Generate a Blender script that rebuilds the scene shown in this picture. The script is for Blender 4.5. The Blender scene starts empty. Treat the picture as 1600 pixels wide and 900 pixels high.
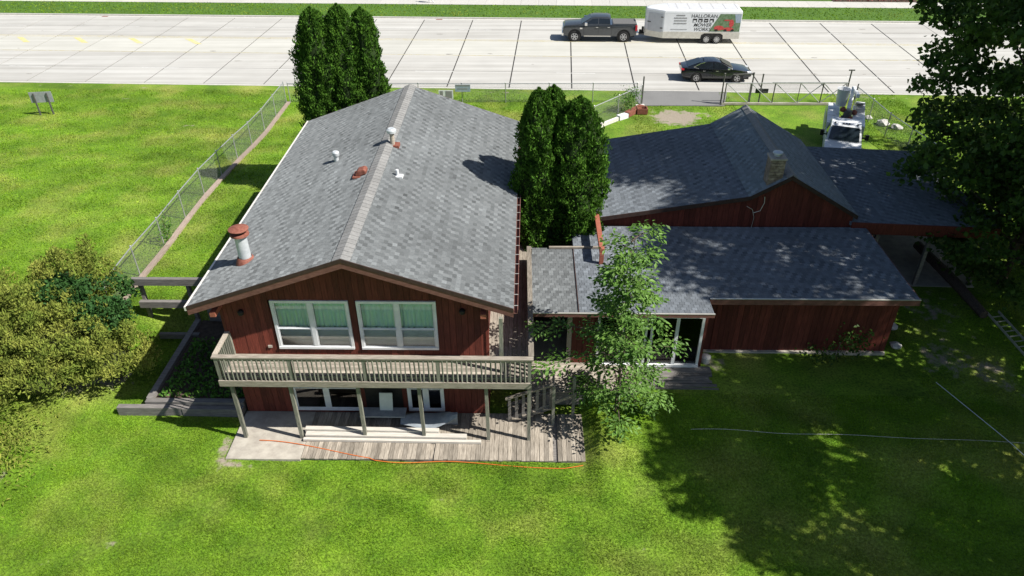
import bpy, bmesh, math, random
import numpy as np
from mathutils import Vector, Matrix
random.seed(7); rng = np.random.default_rng(11)
S = bpy.context.scene; COL = S.collection
R = math.radians

# ------------------------------------------------------------------ camera, sky, sun, exposure
def make_camera():
    p, yw, r, f = R(34.27), R(-1.41), R(-.43), 1154.0
    F = Vector((math.sin(yw)*math.cos(p), math.cos(yw)*math.cos(p), -math.sin(p)))
    Rt = Vector((math.cos(yw), -math.sin(yw), 0)); U = Rt.cross(F)
    R2 = Rt*math.cos(r)+U*math.sin(r); U2 = U*math.cos(r)-Rt*math.sin(r)
    cd = bpy.data.cameras.new('camera'); cd.sensor_width = 36; cd.lens = f/1600*36; cd.clip_end = 2000
    c = bpy.data.objects.new('camera', cd); COL.objects.link(c)
    m = Matrix.Identity(4)
    for i in range(3): m[i][0] = R2[i]; m[i][1] = U2[i]; m[i][2] = -F[i]
    m[2][3] = 18.36
    c.matrix_world = m; S.camera = c
    return R2, U2, F, f
CR, CU, CF, CFL = make_camera()
SUN = Vector((1, -.295, 1.15)).normalized()            # towards the sun
W = bpy.data.worlds.new('World'); S.world = W; W.use_nodes = True
nt = W.node_tree; bg = nt.nodes['Background']; sk = nt.nodes.new('ShaderNodeTexSky'); sk.sky_type = 'NISHITA'
sk.sun_disc = False; sk.sun_elevation = math.asin(SUN.z); sk.sun_rotation = math.atan2(SUN.x, SUN.y)
nt.links.new(sk.outputs[0], bg.inputs[0]); bg.inputs[1].default_value = .062
sl = bpy.data.lights.new('sun', 'SUN'); sl.energy = 5.0; sl.angle = R(.5); sl.color = (1, .955, .88)
so = bpy.data.objects.new('sun', sl); COL.objects.link(so); so.rotation_euler = SUN.to_track_quat('Z', 'Y').to_euler(); so.location = (30, -10, 40)
S.view_settings.view_transform = 'Standard'; S.view_settings.look = 'None'; S.view_settings.exposure = .62; S.view_settings.gamma = 1
S.view_settings.use_curve_mapping = False

# ------------------------------------------------------------------ materials
MATS = {}
def M(name, c1, c2=None, scale=6., rough=.8, bump=0., stretch=(1, 1, 1), obj=0., isl=0., metal=0., spec=.3, detail=6., ramp=(.35, .65), big=0., bscale=.5, transl=0., c3=None, coat=0., drough=0., tone=0.):
    m = bpy.data.materials.new(name); m.use_nodes = True; t = m.node_tree; N = t.nodes; L = t.links
    b = N['Principled BSDF']; b.inputs['Roughness'].default_value = rough; b.inputs['Metallic'].default_value = metal
    b.inputs['Specular IOR Level'].default_value = spec; b.inputs['Coat Weight'].default_value = coat; b.inputs['Coat Roughness'].default_value = .05; b.inputs['Diffuse Roughness'].default_value = drough
    g = N.new('ShaderNodeNewGeometry'); mp = N.new('ShaderNodeMapping'); mp.inputs['Scale'].default_value = stretch
    L.new(g.outputs['Position'], mp.inputs['Vector'])
    n = N.new('ShaderNodeTexNoise'); n.inputs['Scale'].default_value = scale; n.inputs['Detail'].default_value = detail; n.inputs['Roughness'].default_value = .65
    L.new(mp.outputs[0], n.inputs['Vector'])
    r = N.new('ShaderNodeValToRGB'); r.color_ramp.elements[0].position = ramp[0]; r.color_ramp.elements[1].position = ramp[1]
    r.color_ramp.elements[0].color = (*c1, 1); r.color_ramp.elements[1].color = (*(c2 or c1), 1)
    L.new(n.outputs['Fac'], r.inputs[0]); out = r.outputs[0]
    def mix(a, fac_socket, lo, hi):
        mr = N.new('ShaderNodeMapRange'); mr.inputs[3].default_value = lo; mr.inputs[4].default_value = hi; L.new(fac_socket, mr.inputs[0])
        mx = N.new('ShaderNodeMix'); mx.data_type = 'RGBA'; mx.blend_type = 'MULTIPLY'; mx.inputs[0].default_value = 1
        L.new(a, mx.inputs[6]); L.new(mr.outputs[0], mx.inputs[7]); return mx.outputs[2]
    if c3:
        n3 = N.new('ShaderNodeTexNoise'); n3.inputs['Scale'].default_value = bscale; n3.inputs['Detail'].default_value = 5; L.new(g.outputs['Position'], n3.inputs['Vector'])
        mr = N.new('ShaderNodeMapRange'); mr.inputs[1].default_value = .48; mr.inputs[2].default_value = .7; L.new(n3.outputs['Fac'], mr.inputs[0])
        mx = N.new('ShaderNodeMix'); mx.data_type = 'RGBA'; L.new(mr.outputs[0], mx.inputs[0]); L.new(out, mx.inputs[6]); mx.inputs[7].default_value = (*c3, 1); out = mx.outputs[2]
    if tone:
        ta = N.new('ShaderNodeAttribute'); ta.attribute_name = 'tone'; mr = N.new('ShaderNodeMath'); mr.operation = 'MULTIPLY_ADD'; mr.inputs[1].default_value = tone; mr.inputs[2].default_value = 1.; L.new(ta.outputs['Fac'], mr.inputs[0])
        mx = N.new('ShaderNodeMix'); mx.data_type = 'RGBA'; mx.blend_type = 'MULTIPLY'; mx.inputs[0].default_value = 1; L.new(out, mx.inputs[6]); L.new(mr.outputs[0], mx.inputs[7]); out = mx.outputs[2]
    if obj:
        oi = N.new('ShaderNodeObjectInfo'); out = mix(out, oi.outputs['Random'], 1-obj, 1+obj)
    if isl: out = mix(out, g.outputs['Random Per Island'], 1-isl, 1+isl)
    if big:
        n2 = N.new('ShaderNodeTexNoise'); n2.inputs['Scale'].default_value = bscale; n2.inputs['Detail'].default_value = 4; L.new(g.outputs['Position'], n2.inputs['Vector'])
        out = mix(out, n2.outputs['Fac'], 1-2*big, 1+2*big)
    L.new(out, b.inputs['Base Color'])
    if bump:
        bp = N.new('ShaderNodeBump'); bp.inputs['Strength'].default_value = min(1, bump*4); bp.inputs['Distance'].default_value = bump*.1; L.new(n.outputs['Fac'], bp.inputs['Height']); L.new(bp.outputs[0], b.inputs['Normal'])
    if transl:
        tr = N.new('ShaderNodeBsdfTranslucent'); L.new(out, tr.inputs[0]); ms = N.new('ShaderNodeMixShader'); ms.inputs[0].default_value = transl
        L.new(b.outputs[0], ms.inputs[1]); L.new(tr.outputs[0], ms.inputs[2]); L.new(ms.outputs[0], N['Material Output'].inputs[0])
    MATS[name] = m; return m
def glass(name, tint, alpha, rough=.03):
    m = bpy.data.materials.new(name); m.use_nodes = True; t = m.node_tree; N = t.nodes; L = t.links
    for n in list(N):
        if n.type == 'BSDF_PRINCIPLED': N.remove(n)
    tr = N.new('ShaderNodeBsdfTransparent'); tr.inputs[0].default_value = (*tint, 1); gl = N.new('ShaderNodeBsdfGlossy'); gl.inputs['Roughness'].default_value = rough
    fr = N.new('ShaderNodeFresnel'); fr.inputs[0].default_value = 1.5; ad = N.new('ShaderNodeMath'); ad.inputs[1].default_value = alpha; L.new(fr.outputs[0], ad.inputs[0])
    ms = N.new('ShaderNodeMixShader'); L.new(ad.outputs[0], ms.inputs[0]); L.new(tr.outputs[0], ms.inputs[1]); L.new(gl.outputs[0], ms.inputs[2]); L.new(ms.outputs[0], N['Material Output'].inputs[0])
    MATS[name] = m; return m
M('siding', (.095, .022, .015), (.19, .045, .029), 5, .75, .05, (6, 6, .5), obj=.28, drough=1.)
M('siding_flat', (.075, .020, .014), (.13, .036, .025), 5, .8, .03, (6, 6, .5))
M('fascia', (.13, .058, .047), (.20, .095, .078), 5, .75, .04, (1, 3, 3), obj=.1)
M('fascia_dark', (.035, .022, .02), (.06, .035, .03), 6, .7)
M('redwood', (.24, .07, .045), (.34, .12, .08), 4, .7, .03, (1, 4, 4), obj=.1)
M('shingle', (.118, .130, .136), (.178, .188, .192), 26, .92, .05, tone=1.55, big=.17, bscale=.30, ramp=(.3, .7), drough=1.)
M('shingle_dark', (.125, .142, .160), (.195, .215, .240), 26, .92, .05, tone=1.3, big=.18, bscale=.35, ramp=(.3, .7), drough=1.)
M('shingle_blue', (.165, .195, .215), (.235, .270, .290), 26, .85, .05, tone=1.2, big=.14, bscale=.4, ramp=(.3, .7), drough=1.)
M('ridge', (.20, .20, .197), (.265, .263, .256), 12, .92, .05, isl=.1, big=.06)
M('deckwood', (.24, .205, .165), (.42, .375, .315), 3, .85, .06, (9, 9, 9), obj=.2, big=.12, bscale=1.2)
M('deckwood_x', (.21, .18, .145), (.43, .385, .325), 3, .85, .06, (1, 14, 14), obj=.26, big=.12, bscale=1.2)
M('deckwood_y', (.18, .155, .125), (.40, .355, .295), 3, .85, .06, (14, 1, 14), obj=.32, big=.12, bscale=1.2)
M('post_wood', (.12, .128, .105), (.27, .262, .215), 4, .85, .05, (8, 8, 1), obj=.16)
M('grey_beam', (.13, .12, .115), (.24, .225, .21), 3, .85, .06, (1, 10, 10), obj=.15)
M('pink_board', (.25, .19, .155), (.37, .30, .25), 3, .85, .05, (10, 1, 10), obj=.15)
M('white_paint', (.62, .64, .66), (.78, .79, .80), 3, .45, 0, obj=.03)
M('white_trim', (.55, .52, .48), (.72, .70, .66), 6, .6, .02)
M('concrete', (.355, .345, .32), (.475, .47, .445), 1.3, .85, .02, (.035, 1.1, 1), obj=.05, big=.05, bscale=.5, detail=9.)
M('concrete_pale', (.42, .415, .375), (.50, .495, .455), 1.3, .85, .02, (.05, 1.1, 1), obj=.035, big=.04, bscale=.5)
M('yellow_mark', (.56, .50, .17), (.52, .49, .33), 3, .8)
M('stain', (.20, .185, .165), (.30, .285, .26), 8, .9)
M('joint_tar', (.03, .03, .03), (.06, .058, .055), 20, .9)
M('kerb', (.42, .41, .38), (.52, .51, .47), 5, .85, .03, obj=.05)
M('patio_concrete', (.32, .29, .25), (.45, .42, .36), 3, .9, .04, big=.1)
M('asphalt', (.15, .15, .15), (.22, .22, .215), 30, .95, .05, big=.1)
M('yellow_paint', (.50, .42, .16), (.52, .50, .42), 4, .8, ramp=(.3, .62))
M('white_line', (.62, .62, .6), (.5, .495, .47), 3, .8)
M('verge', (.045, .105, .012), (.085, .165, .02), 3, .9, .05, big=.15, bscale=.3)
M('tan_far', (.22, .2, .15), (.14, .15, .08), 1, .9)
M('galv', (.36, .37, .38), (.50, .51, .52), 8, .45, metal=.55)
M('wire', (.22, .23, .23), (.32, .33, .33), 8, .5, metal=.4)
M('dark_steel', (.10, .10, .095), (.17, .165, .155), 8, .6, metal=.4)
M('rust', (.17, .055, .035), (.28, .11, .08), 10, .7, .03)
M('pipe_white', (.50, .54, .56), (.64, .67, .69), 6, .45, metal=.25)
M('black', (.012, .012, .012), (.02, .02, .02), 8, .6)
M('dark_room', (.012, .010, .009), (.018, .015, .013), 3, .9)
M('rubber', (.018, .018, .018), (.03, .03, .03), 20, .85)
M('rim', (.42, .42, .43), (.55, .55, .56), 10, .35, metal=.7)
M('paint_grey', (.055, .06, .066), (.058, .063, .069), 3, .3, metal=.35, spec=.5, coat=.8)
M('paint_black', (.008, .010, .014), (.009, .011, .015), 3, .22, spec=.5, coat=1.)
M('paint_white', (.68, .70, .72), (.74, .76, .78), 2, .4, coat=.3)
M('alu', (.55, .53, .48), (.68, .66, .6), 3, .4, metal=.5)
M('chrome', (.7, .7, .7), None, 3, .15, metal=1)
M('tonneau', (.11, .11, .11), (.14, .14, .14), 20, .8)
M('red_lens', (.45, .01, .02), None, 3, .3, spec=.5)
M('lamp_lens', (.65, .67, .7), None, 3, .15, spec=.5)
M('graphic_grey', (.50, .51, .53), (.56, .57, .59), 3, .5)
M('print_black', (.02, .02, .02), None, 3, .6)
M('print_grey', (.25, .25, .25), None, 3, .6)
M('print_red', (.42, .04, .04), (.60, .10, .09), 9, .6)
M('print_green', (.08, .16, .06), (.20, .27, .17), 6, .6)
M('print_blue', (.25, .33, .42), (.38, .44, .50), 5, .6)
M('curtain', (.60, .88, .78), (.72, .94, .86), 3, .9, obj=.03)
M('sheer', (.66, .68, .68), (.78, .8, .8), 3, .9)
M('orange', (.65, .16, .03), None, 3, .6)
M('soil', (.05, .036, .026), (.10, .075, .055), 6, .95, .08)
M('rock', (.4, .39, .37), (.6, .58, .55), 5, .9, .05)
M('brick', (.20, .15, .11), (.36, .30, .24), 7, .9, .04, obj=.25)
M('pale_lumber', (.44, .41, .36), (.58, .55, .5), 3, .8, .03, (1, 12, 12), obj=.1)
M('tarp', (.20, .23, .26), (.30, .33, .36), 5, .6, .02)
M('sheet', (.55, .6, .58), (.62, .66, .64), 3, .7)
M('sign_back', (.25, .27, .28), (.33, .35, .36), 5, .6)
M('bark', (.06, .045, .035), (.13, .10, .08), 6, .95, .1, (3, 3, .6))
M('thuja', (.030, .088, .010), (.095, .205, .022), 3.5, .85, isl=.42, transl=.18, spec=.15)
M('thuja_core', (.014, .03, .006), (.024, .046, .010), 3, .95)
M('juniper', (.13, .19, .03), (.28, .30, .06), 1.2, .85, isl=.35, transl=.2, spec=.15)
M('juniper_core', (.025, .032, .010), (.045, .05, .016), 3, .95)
M('shrub', (.022, .075, .018), (.05, .125, .026), 1.5, .7, isl=.35, transl=.25, spec=.25)
M('maple', (.048, .105, .020), (.095, .170, .032), .8, .55, isl=.45, transl=.45, spec=.3)
M('young_leaf', (.070, .165, .025), (.15, .275, .05), 1.2, .55, isl=.35, transl=.3, spec=.35)
M('hosta', (.06, .16, .02), (.10, .22, .03), 3, .6, isl=.3, transl=.25)
M('blade', (.135, .265, .012), (.205, .345, .022), .55, .8, isl=.32, transl=.3, spec=.12, c3=(.265, .31, .05), bscale=.33, big=.12, tone=1.3)
M('flower', (.22, .04, .05), (.35, .12, .10), 2, .9, isl=.4)
M('skin', (.45, .28, .2), None, 3, .6); M('cloth_white', (.65, .65, .68), None, 3, .9); M('cloth_dark', (.05, .06, .09), None, 3, .9)
glass('pane_light', (.97, .99, 1.), -.02); glass('pane_dark', (.25, .28, .30), .05); M('car_glass', (.012, .016, .02), None, 3, .04, spec=.8)
M('windshield', (.02, .03, .04), None, 3, .05, spec=.9)

def ground_material():
    m = M('lawn', (.09, .185, .010), (.15, .255, .018), 1.1, .95, .06, c3=(.20, .235, .045), bscale=.33, big=.12, tone=1.3)
    t = m.node_tree; N = t.nodes; L = t.links; b = N['Principled BSDF']; src = b.inputs['Base Color'].links[0].from_socket
    fine = N.new('ShaderNodeTexNoise'); fine.inputs['Scale'].default_value = 14; fine.inputs['Detail'].default_value = 8; g = [n for n in N if n.type == 'NEW_GEOMETRY'][0]
    L.new(g.outputs['Position'], fine.inputs['Vector'])
    mr = N.new('ShaderNodeMapRange'); mr.inputs[1].default_value = .3; mr.inputs[2].default_value = .7; mr.inputs[3].default_value = .45; mr.inputs[4].default_value = 1.4; L.new(fine.outputs['Fac'], mr.inputs[0])
    mu = N.new('ShaderNodeMix'); mu.data_type = 'RGBA'; mu.blend_type = 'MULTIPLY'; mu.inputs[0].default_value = 1; L.new(src, mu.inputs[6]); L.new(mr.outputs[0], mu.inputs[7])
    at = N.new('ShaderNodeAttribute'); at.attribute_name = 'dirt'
    dn = N.new('ShaderNodeTexNoise'); dn.inputs['Scale'].default_value = 2.2; dn.inputs['Detail'].default_value = 7; L.new(g.outputs['Position'], dn.inputs['Vector'])
    su = N.new('ShaderNodeMath'); su.operation = 'ADD'; L.new(at.outputs['Fac'], su.inputs[0]); L.new(dn.outputs['Fac'], su.inputs[1])
    m2 = N.new('ShaderNodeMapRange'); m2.inputs[1].default_value = .95; m2.inputs[2].default_value = 1.12; L.new(su.outputs[0], m2.inputs[0])
    dr = N.new('ShaderNodeValToRGB'); dr.color_ramp.elements[0].color = (.16, .125, .09, 1); dr.color_ramp.elements[1].color = (.40, .36, .29, 1); L.new(fine.outputs['Fac'], dr.inputs[0])
    mx = N.new('ShaderNodeMix'); mx.data_type = 'RGBA'; L.new(m2.outputs[0], mx.inputs[0]); L.new(mu.outputs[2], mx.inputs[6]); L.new(dr.outputs[0], mx.inputs[7]); L.new(mx.outputs[2], b.inputs['Base Color'])
ground_material()

# ------------------------------------------------------------------ builders
WM = {}
def wm(o): return WM.get(o.name, Matrix.Identity(4)) if o else Matrix.Identity(4)
def tag(o, label=None, cat=None, group=None, kind=None):
    if label: o['label'] = label
    if cat: o['category'] = cat
    if group: o['group'] = group
    if kind: o['kind'] = kind
    return o
def thing(name, label, cat, loc=(0, 0, 0), rz=0, group=None, kind=None):
    o = bpy.data.objects.new(name, None); COL.objects.link(o); o.empty_display_size = .2
    o.location = loc; o.rotation_euler = (0, 0, rz); WM[o.name] = Matrix.Translation(loc) @ Matrix.Rotation(rz, 4, 'Z')
    return tag(o, label, cat, group, kind)
def link(name, me, parent, mw=None):
    o = bpy.data.objects.new(name, me); COL.objects.link(o); o.parent = parent
    if mw is not None: o.matrix_local = mw
    WM[o.name] = wm(parent) @ (mw if mw is not None else Matrix.Identity(4))
    return o
class MB:
    def __init__(s): s.v = []; s.f = []
    def add(s, vs, fs):
        k = len(s.v); s.v += [tuple(p) for p in vs]; s.f += [tuple(i+k for i in f) for f in fs]; return s
    def hexa(s, p): return s.add(p, [(0, 3, 2, 1), (4, 5, 6, 7), (0, 1, 5, 4), (1, 2, 6, 5), (2, 3, 7, 6), (3, 0, 4, 7)])
    def box(s, x0, x1, y0, y1, z0, z1): return s.hexa([(x0, y0, z0), (x1, y0, z0), (x1, y1, z0), (x0, y1, z0), (x0, y0, z1), (x1, y0, z1), (x1, y1, z1), (x0, y1, z1)])
    def beam(s, p, q, w, h, up=(0, 0, 1)):
        p, q = Vector(p), Vector(q); d = (q-p).normalized(); a = d.cross(Vector(up))
        if a.length < 1e-4: a = d.cross(Vector((0, 1, 0)))
        a.normalize(); b = a.cross(d); a *= w/2; b *= h/2
        return s.hexa([p-a-b, p+a-b, q+a-b, q-a-b, p-a+b, p+a+b, q+a+b, q-a+b])
    def tube(s, pts, r, n=6, cap=True):
        pts = [Vector(p) for p in pts]; rs = r if isinstance(r, (list, tuple)) else [r]*len(pts); k0 = len(s.v); f = []
        vs = []
        for i, p in enumerate(pts):
            d = (pts[min(i+1, len(pts)-1)]-pts[max(i-1, 0)]).normalized(); a = d.cross(Vector((0, 0, 1)))
            if a.length < 1e-3: a = d.cross(Vector((0, 1, 0)))
            a.normalize(); b = a.cross(d)
            vs += [p+(a*math.cos(t)+b*math.sin(t))*rs[i] for t in [2*math.pi*j/n for j in range(n)]]
        for i in range(len(pts)-1):
            for j in range(n): f.append((i*n+j, i*n+(j+1) % n, (i+1)*n+(j+1) % n, (i+1)*n+j))
        if cap: f.append(tuple(range(n))[::-1]); f.append(tuple((len(pts)-1)*n+j for j in range(n)))
        return s.add(vs, f)
    def lathe(s, prof, c=(0, 0, 0), n=20, axis='z'):
        vs = []; f = []; c = Vector(c)
        for r, h in prof:
            for j in range(n):
                t = 2*math.pi*j/n; p = (r*math.cos(t), r*math.sin(t), h)
                if axis == 'y': p = (p[0], p[2], p[1])
                vs.append(c+Vector(p))
        for i in range(len(prof)-1):
            for j in range(n): f.append((i*n+j, i*n+(j+1) % n, (i+1)*n+(j+1) % n, (i+1)*n+j))
        f.append(tuple(range(n))[::-1]); f.append(tuple((len(prof)-1)*n+j for j in range(n)))
        return s.add(vs, f)
    def prism(s, poly, a, b, axis='y'):
        n = len(poly)
        def P(u, w, t): return (u, t, w) if axis == 'y' else ((u, w, t) if axis == 'z' else (t, u, w))
        vs = [P(u, w, a) for u, w in poly]+[P(u, w, b) for u, w in poly]
        return s.add(vs, [tuple(range(n)), tuple(range(2*n-1, n-1, -1))]+[(i, i+n, (i+1) % n+n, (i+1) % n) for i in range(n)])
    def quad(s, *p): return s.add(p, [tuple(range(len(p)))])
    def build(s, name, mat, parent=None, bevel=0, smooth=False, local=False, seg=2, mw=None, recalc=True):
        me = bpy.data.meshes.new(name); inv = Matrix.Identity(4) if local else wm(parent).inverted()
        me.from_pydata([tuple(inv @ Vector(p)) for p in s.v], [], s.f)
        bm = bmesh.new(); bm.from_mesh(me)
        if recalc: bmesh.ops.recalc_face_normals(bm, faces=bm.faces)
        if bevel:
            ed = [e for e in bm.edges if len(e.link_faces) == 2 and e.calc_face_angle(0) > .5]
            bmesh.ops.bevel(bm, geom=ed, offset=bevel, segments=seg, profile=.6, affect='EDGES', clamp_overlap=True)
        if smooth:
            for f in bm.faces: f.smooth = True
        bm.to_mesh(me); bm.free(); me.materials.append(MATS[mat] if isinstance(mat, str) else mat)
        if smooth: 
            try: me.set_sharp_from_angle(angle=R(38))
            except Exception: pass
        return link(name, me, parent, mw)
UNIT = {}
def unit(mat, bev=True):
    if mat not in UNIT:
        me = bpy.data.meshes.new('board'); me.from_pydata(*[(lambda b: (b.v, [], b.f))(MB().box(-.5, .5, -.5, .5, -.5, .5))][0]); me.materials.append(MATS[mat]); UNIT[mat] = me
    return UNIT[mat]
def piece(name, mat, parent, x0, x1, y0, y1, z0, z1, tilt=0.):
    c = Vector(((x0+x1)/2, (y0+y1)/2, (z0+z1)/2)); m = Matrix.Translation(c)
    if tilt: m = m @ Matrix.Rotation(tilt, 4, 'Z') @ Matrix.Rotation(tilt*.6, 4, 'X')
    m = m @ Matrix.Diagonal((abs(x1-x0), abs(y1-y0), abs(z1-z0), 1))
    return link(name, unit(mat), parent, wm(parent).inverted() @ m)
def piece_beam(name, mat, parent, p, q, w, h, up=(0, 0, 1)):
    p, q = Vector(p), Vector(q); d = q-p; L = d.length; d.normalize(); a = d.cross(Vector(up))
    if a.length < 1e-4: a = d.cross(Vector((0, 1, 0)))
    a.normalize(); b = a.cross(d); m = Matrix.Identity(4)
    for i in range(3): m[i][0] = d[i]*L; m[i][1] = -a[i]*w; m[i][2] = b[i]*h; m[i][3] = (p[i]+q[i])/2
    return link(name, unit(mat), parent, wm(parent).inverted() @ m)
def npmesh(name, V, F, mat, parent=None, kind=None, smooth=False):
    """V (n,3) world coordinates, F (m,k)"""
    inv = np.array(wm(parent).inverted()); V = np.asarray(V) @ inv[:3, :3].T+inv[:3, 3]
    me = bpy.data.meshes.new(name); k = F.shape[1]
    me.vertices.add(len(V)); me.vertices.foreach_set('co', V.astype(np.float32).ravel())
    me.loops.add(F.size); me.loops.foreach_set('vertex_index', F.astype(np.int32).ravel())
    me.polygons.add(len(F)); me.polygons.foreach_set('loop_start', np.arange(0, F.size, k, dtype=np.int32)); me.polygons.foreach_set('loop_total', np.full(len(F), k, dtype=np.int32))
    me.update(); me.validate(); me.materials.append(MATS[mat])
    me.polygons.foreach_set('use_smooth', np.full(len(F), bool(smooth)))
    o = link(name, me, parent)
    if kind: o['kind'] = kind
    return o
def copy_tree(o, parent=None):
    c = o.copy(); COL.objects.link(c); c.parent = parent
    for ch in o.children: copy_tree(ch, c)
    return c
def ss(a, b, x):
    t = np.clip((x-a)/(b-a), 0, 1); return t*t*(3-2*t)

# ------------------------------------------------------------------ ground
def gz(x, y):
    x = np.asarray(x, float); y = np.asarray(y, float)
    right = .5*ss(1.75, 2.5, x)*ss(14.2, 17.5, y)*(1-ss(33, 46, y))
    left = .75*ss(23.6, 24.9, y)*ss(-10.2, -10.8, x)*(1-ss(32, 47, y))
    lf = .75*ss(17, 26, y)*ss(-14.2, -16, x)*(1-ss(32, 47, y))
    bump = .035*np.sin(x*.55+1)*np.cos(y*.43)+.02*np.sin(x*1.3+y*.9)
    z = np.maximum(left, lf)+right+bump*ss(0, 1, np.abs(y-50))*(y < 50)
    return z-.5*ss(52.66, 52.8, y+.0388*x)
def g1(x, y): return float(gz(x, y))
def dirt_mask(x, y):
    def blob(cx, cy, rx, ry, s=1.): return s*np.exp(-(((x-cx)/rx)**2+((y-cy)/ry)**2))
    d = blob(9.7, 47.2, 1.9, 1.7, .85)+blob(15.3, 21.5, 1.2, 1.5, .5)+blob(17.3, 20.6, 1.0, 1.6, .48)+blob(16.5, 25, 2.2, 2.6, .5)+blob(-10.1, 17.2, .45, .8, .65)+blob(-9.2, 16.5, 1.0, .25, .55)
    d = d+blob(6.9, 21.3, .9, .8, .6)+blob(-12.9, 16.6, .4, .3, .45)+blob(-17.5, 15.8, 1.2, 1.6, .45)+blob(13, 47.5, 2, 1, .3)+blob(-16.4, 20.6, 2.6, 1.3, .7)
    ln = np.abs((x+17)*.42-(y-11.4)); d = d+.34*np.exp(-(ln/.3)**2)*(x < -9.5)*(y < 15.5)
    ln2 = np.abs(y+.0388*x-52.0); d = d+.32*np.exp(-(ln2/.5)**2)
    for cx, cy, rx, ry, s_ in ((-7.5, 13.2, .5, .3, .36), (-2.5, 15.2, .7, .25, .34), (3.4, 13.6, .6, .4, .36), (6.0, 12.2, .7, .4, .33), (-27, 40, 1.2, .5, .36), (-24, 33, .8, .5, .34), (-33, 42.5, .5, .3, .42), (-22, 45.5, 1.5, .4, .36), (-29, 50.5, 5, .6, .33), (-19.5, 38, .8, .7, .3), (-6.5, 15.4, .5, .2, .34), (8.0, 14.4, .5, .3, .36)): d = d+blob(cx, cy, rx, ry, s_)
    d = d+.10*np.exp(-(np.mod(x*.30+y, 1.15)-.57)**2/.02)*(y < 17)+.10*np.exp(-(np.mod(y+.12*x, 2.2)-1.1)**2/.08)*(y > 26)
    return np.clip(d, 0, 1)
def lawn_tone(x, y):
    n = .10*np.sin(x*.41+1.3*np.sin(y*.23))*np.sin(y*.37+1.1*np.sin(x*.19+2))+.08*np.sin(x*1.1+2*np.sin(y*.7))*np.sin(y*1.3-x*.4)+.05*np.sin(x*2.7+y*1.9)*np.sin(y*3.1-x*1.2)
    st = np.tanh(4*np.sin((x*.42+y*.91)*2*np.pi/1.5))*.045*(y < 24)+np.tanh(4*np.sin((y+.10*x)*2*np.pi/2.4))*.05*(y >= 24)
    return n+st
def build_ground():
    xs = np.concatenate([np.arange(-400, -60, 20), np.arange(-60, -24, 1.5), np.arange(-24, 24, .25), np.arange(24, 61, 1.5), np.arange(80, 401, 20)])
    ys = np.concatenate([np.arange(-200, -20, 20), np.arange(-20, 8, 2), np.arange(8, 30, .25), np.arange(30, 50, .5), np.arange(50, 56, .1), np.arange(56, 120, 4), np.arange(130, 601, 30)])
    X, Y = np.meshgrid(xs, ys); Z = gz(X, Y); V = np.stack([X.ravel(), Y.ravel(), Z.ravel()], 1)
    nx, ny = len(xs), len(ys); i, j = np.meshgrid(np.arange(nx-1), np.arange(ny-1)); a = (j*nx+i).ravel(); F = np.stack([a, a+1, a+1+nx, a+nx], 1)
    o = npmesh('lawn', V, F, 'lawn', kind='structure', smooth=True)
    o.data.attributes.new('tone', 'FLOAT', 'POINT').data.foreach_set('value', lawn_tone(V[:, 0], V[:, 1]).astype(np.float32))
    at = o.data.attributes.new('dirt', 'FLOAT', 'POINT'); at.data.foreach_set('value', dirt_mask(V[:, 0], V[:, 1]).astype(np.float32))
build_ground()

def in_view(P, mg=1.25):
    d = P-np.array([0, 0, 18.36]); z = d @ np.array(CF); u = CFL*(d @ np.array(CR))/z; v = CFL*(d @ np.array(CU))/z
    return (z > 1) & (np.abs(u) < 800*mg) & (np.abs(v) < 450*mg)
def build_grass():
    def region(x0, x1, y0, y1, dens, h, w):
        n = int((x1-x0)*(y1-y0)*dens); x = rng.uniform(x0, x1, n); y = rng.uniform(y0, y1, n); z = gz(x, y); P = np.stack([x, y, z], 1); k = in_view(P)
        k &= ~((x > -9.9) & (x < 2.1) & (y > 16.75) & (y < 33.2)); k &= ~((x > .0) & (x < 14.2) & (y > 19.6) & (y < 34)); k &= ~((x > -13.5) & (x < -9.7) & (y > 18.7) & (y < 24))
        k &= rng.uniform(0, 1, n) > dirt_mask(x, y)*1.5; k &= ~((x > 4) & (x < 6.9) & (y > 19.6)); k &= (y+.0388*x < 52.62); k &= ~((x > 7.7) & (x < 13.6) & (y > 49.3)); k &= ~((x > 14.2) & (x < 21) & (y > 26))
        P = P[k]; return P, np.full(len(P), h), np.full(len(P), w)
    parts = [region(-22, 20, 10.0, 19.2, 1150, .062, .020), region(-26, 20, 19.2, 27, 520, .07, .028), region(-45, 26, 27, 52.5, 150, .085, .05)]
    P = np.concatenate([p[0] for p in parts]); h = np.concatenate([p[1] for p in parts]); w = np.concatenate([p[2] for p in parts]); n = len(P)
    cl = .75+.5*np.sin(P[:, 0]*2.1+np.sin(P[:, 1]*1.7))*np.sin(P[:, 1]*2.6+P[:, 0]*.6)*.5+rng.uniform(-.25, .35, n); h = h*cl
    a = rng.uniform(0, 2*np.pi, n); lean = rng.uniform(.1, .9, n)*h; b = a+rng.uniform(-1.2, 1.2, n)+1.57
    dx = np.stack([np.cos(a)*w, np.sin(a)*w, np.zeros(n)], 1)*.5; tip = P+np.stack([np.cos(b)*lean, np.sin(b)*lean, h], 1)
    V = np.stack([P-dx-[0, 0, .01], P+dx-[0, 0, .01], tip], 1).reshape(-1, 3); F = np.arange(3*n).reshape(-1, 3)
    o = npmesh('grass', V, F, 'blade', kind='stuff'); o.data.attributes.new('tone', 'FLOAT', 'POINT').data.foreach_set('value', np.repeat(lawn_tone(P[:, 0], P[:, 1])+(rng.uniform(0, 1, n) < .03)*.5, 3).astype(np.float32)); tag(o, 'short mown green grass covering the lawns', 'grass')
build_grass()

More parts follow.
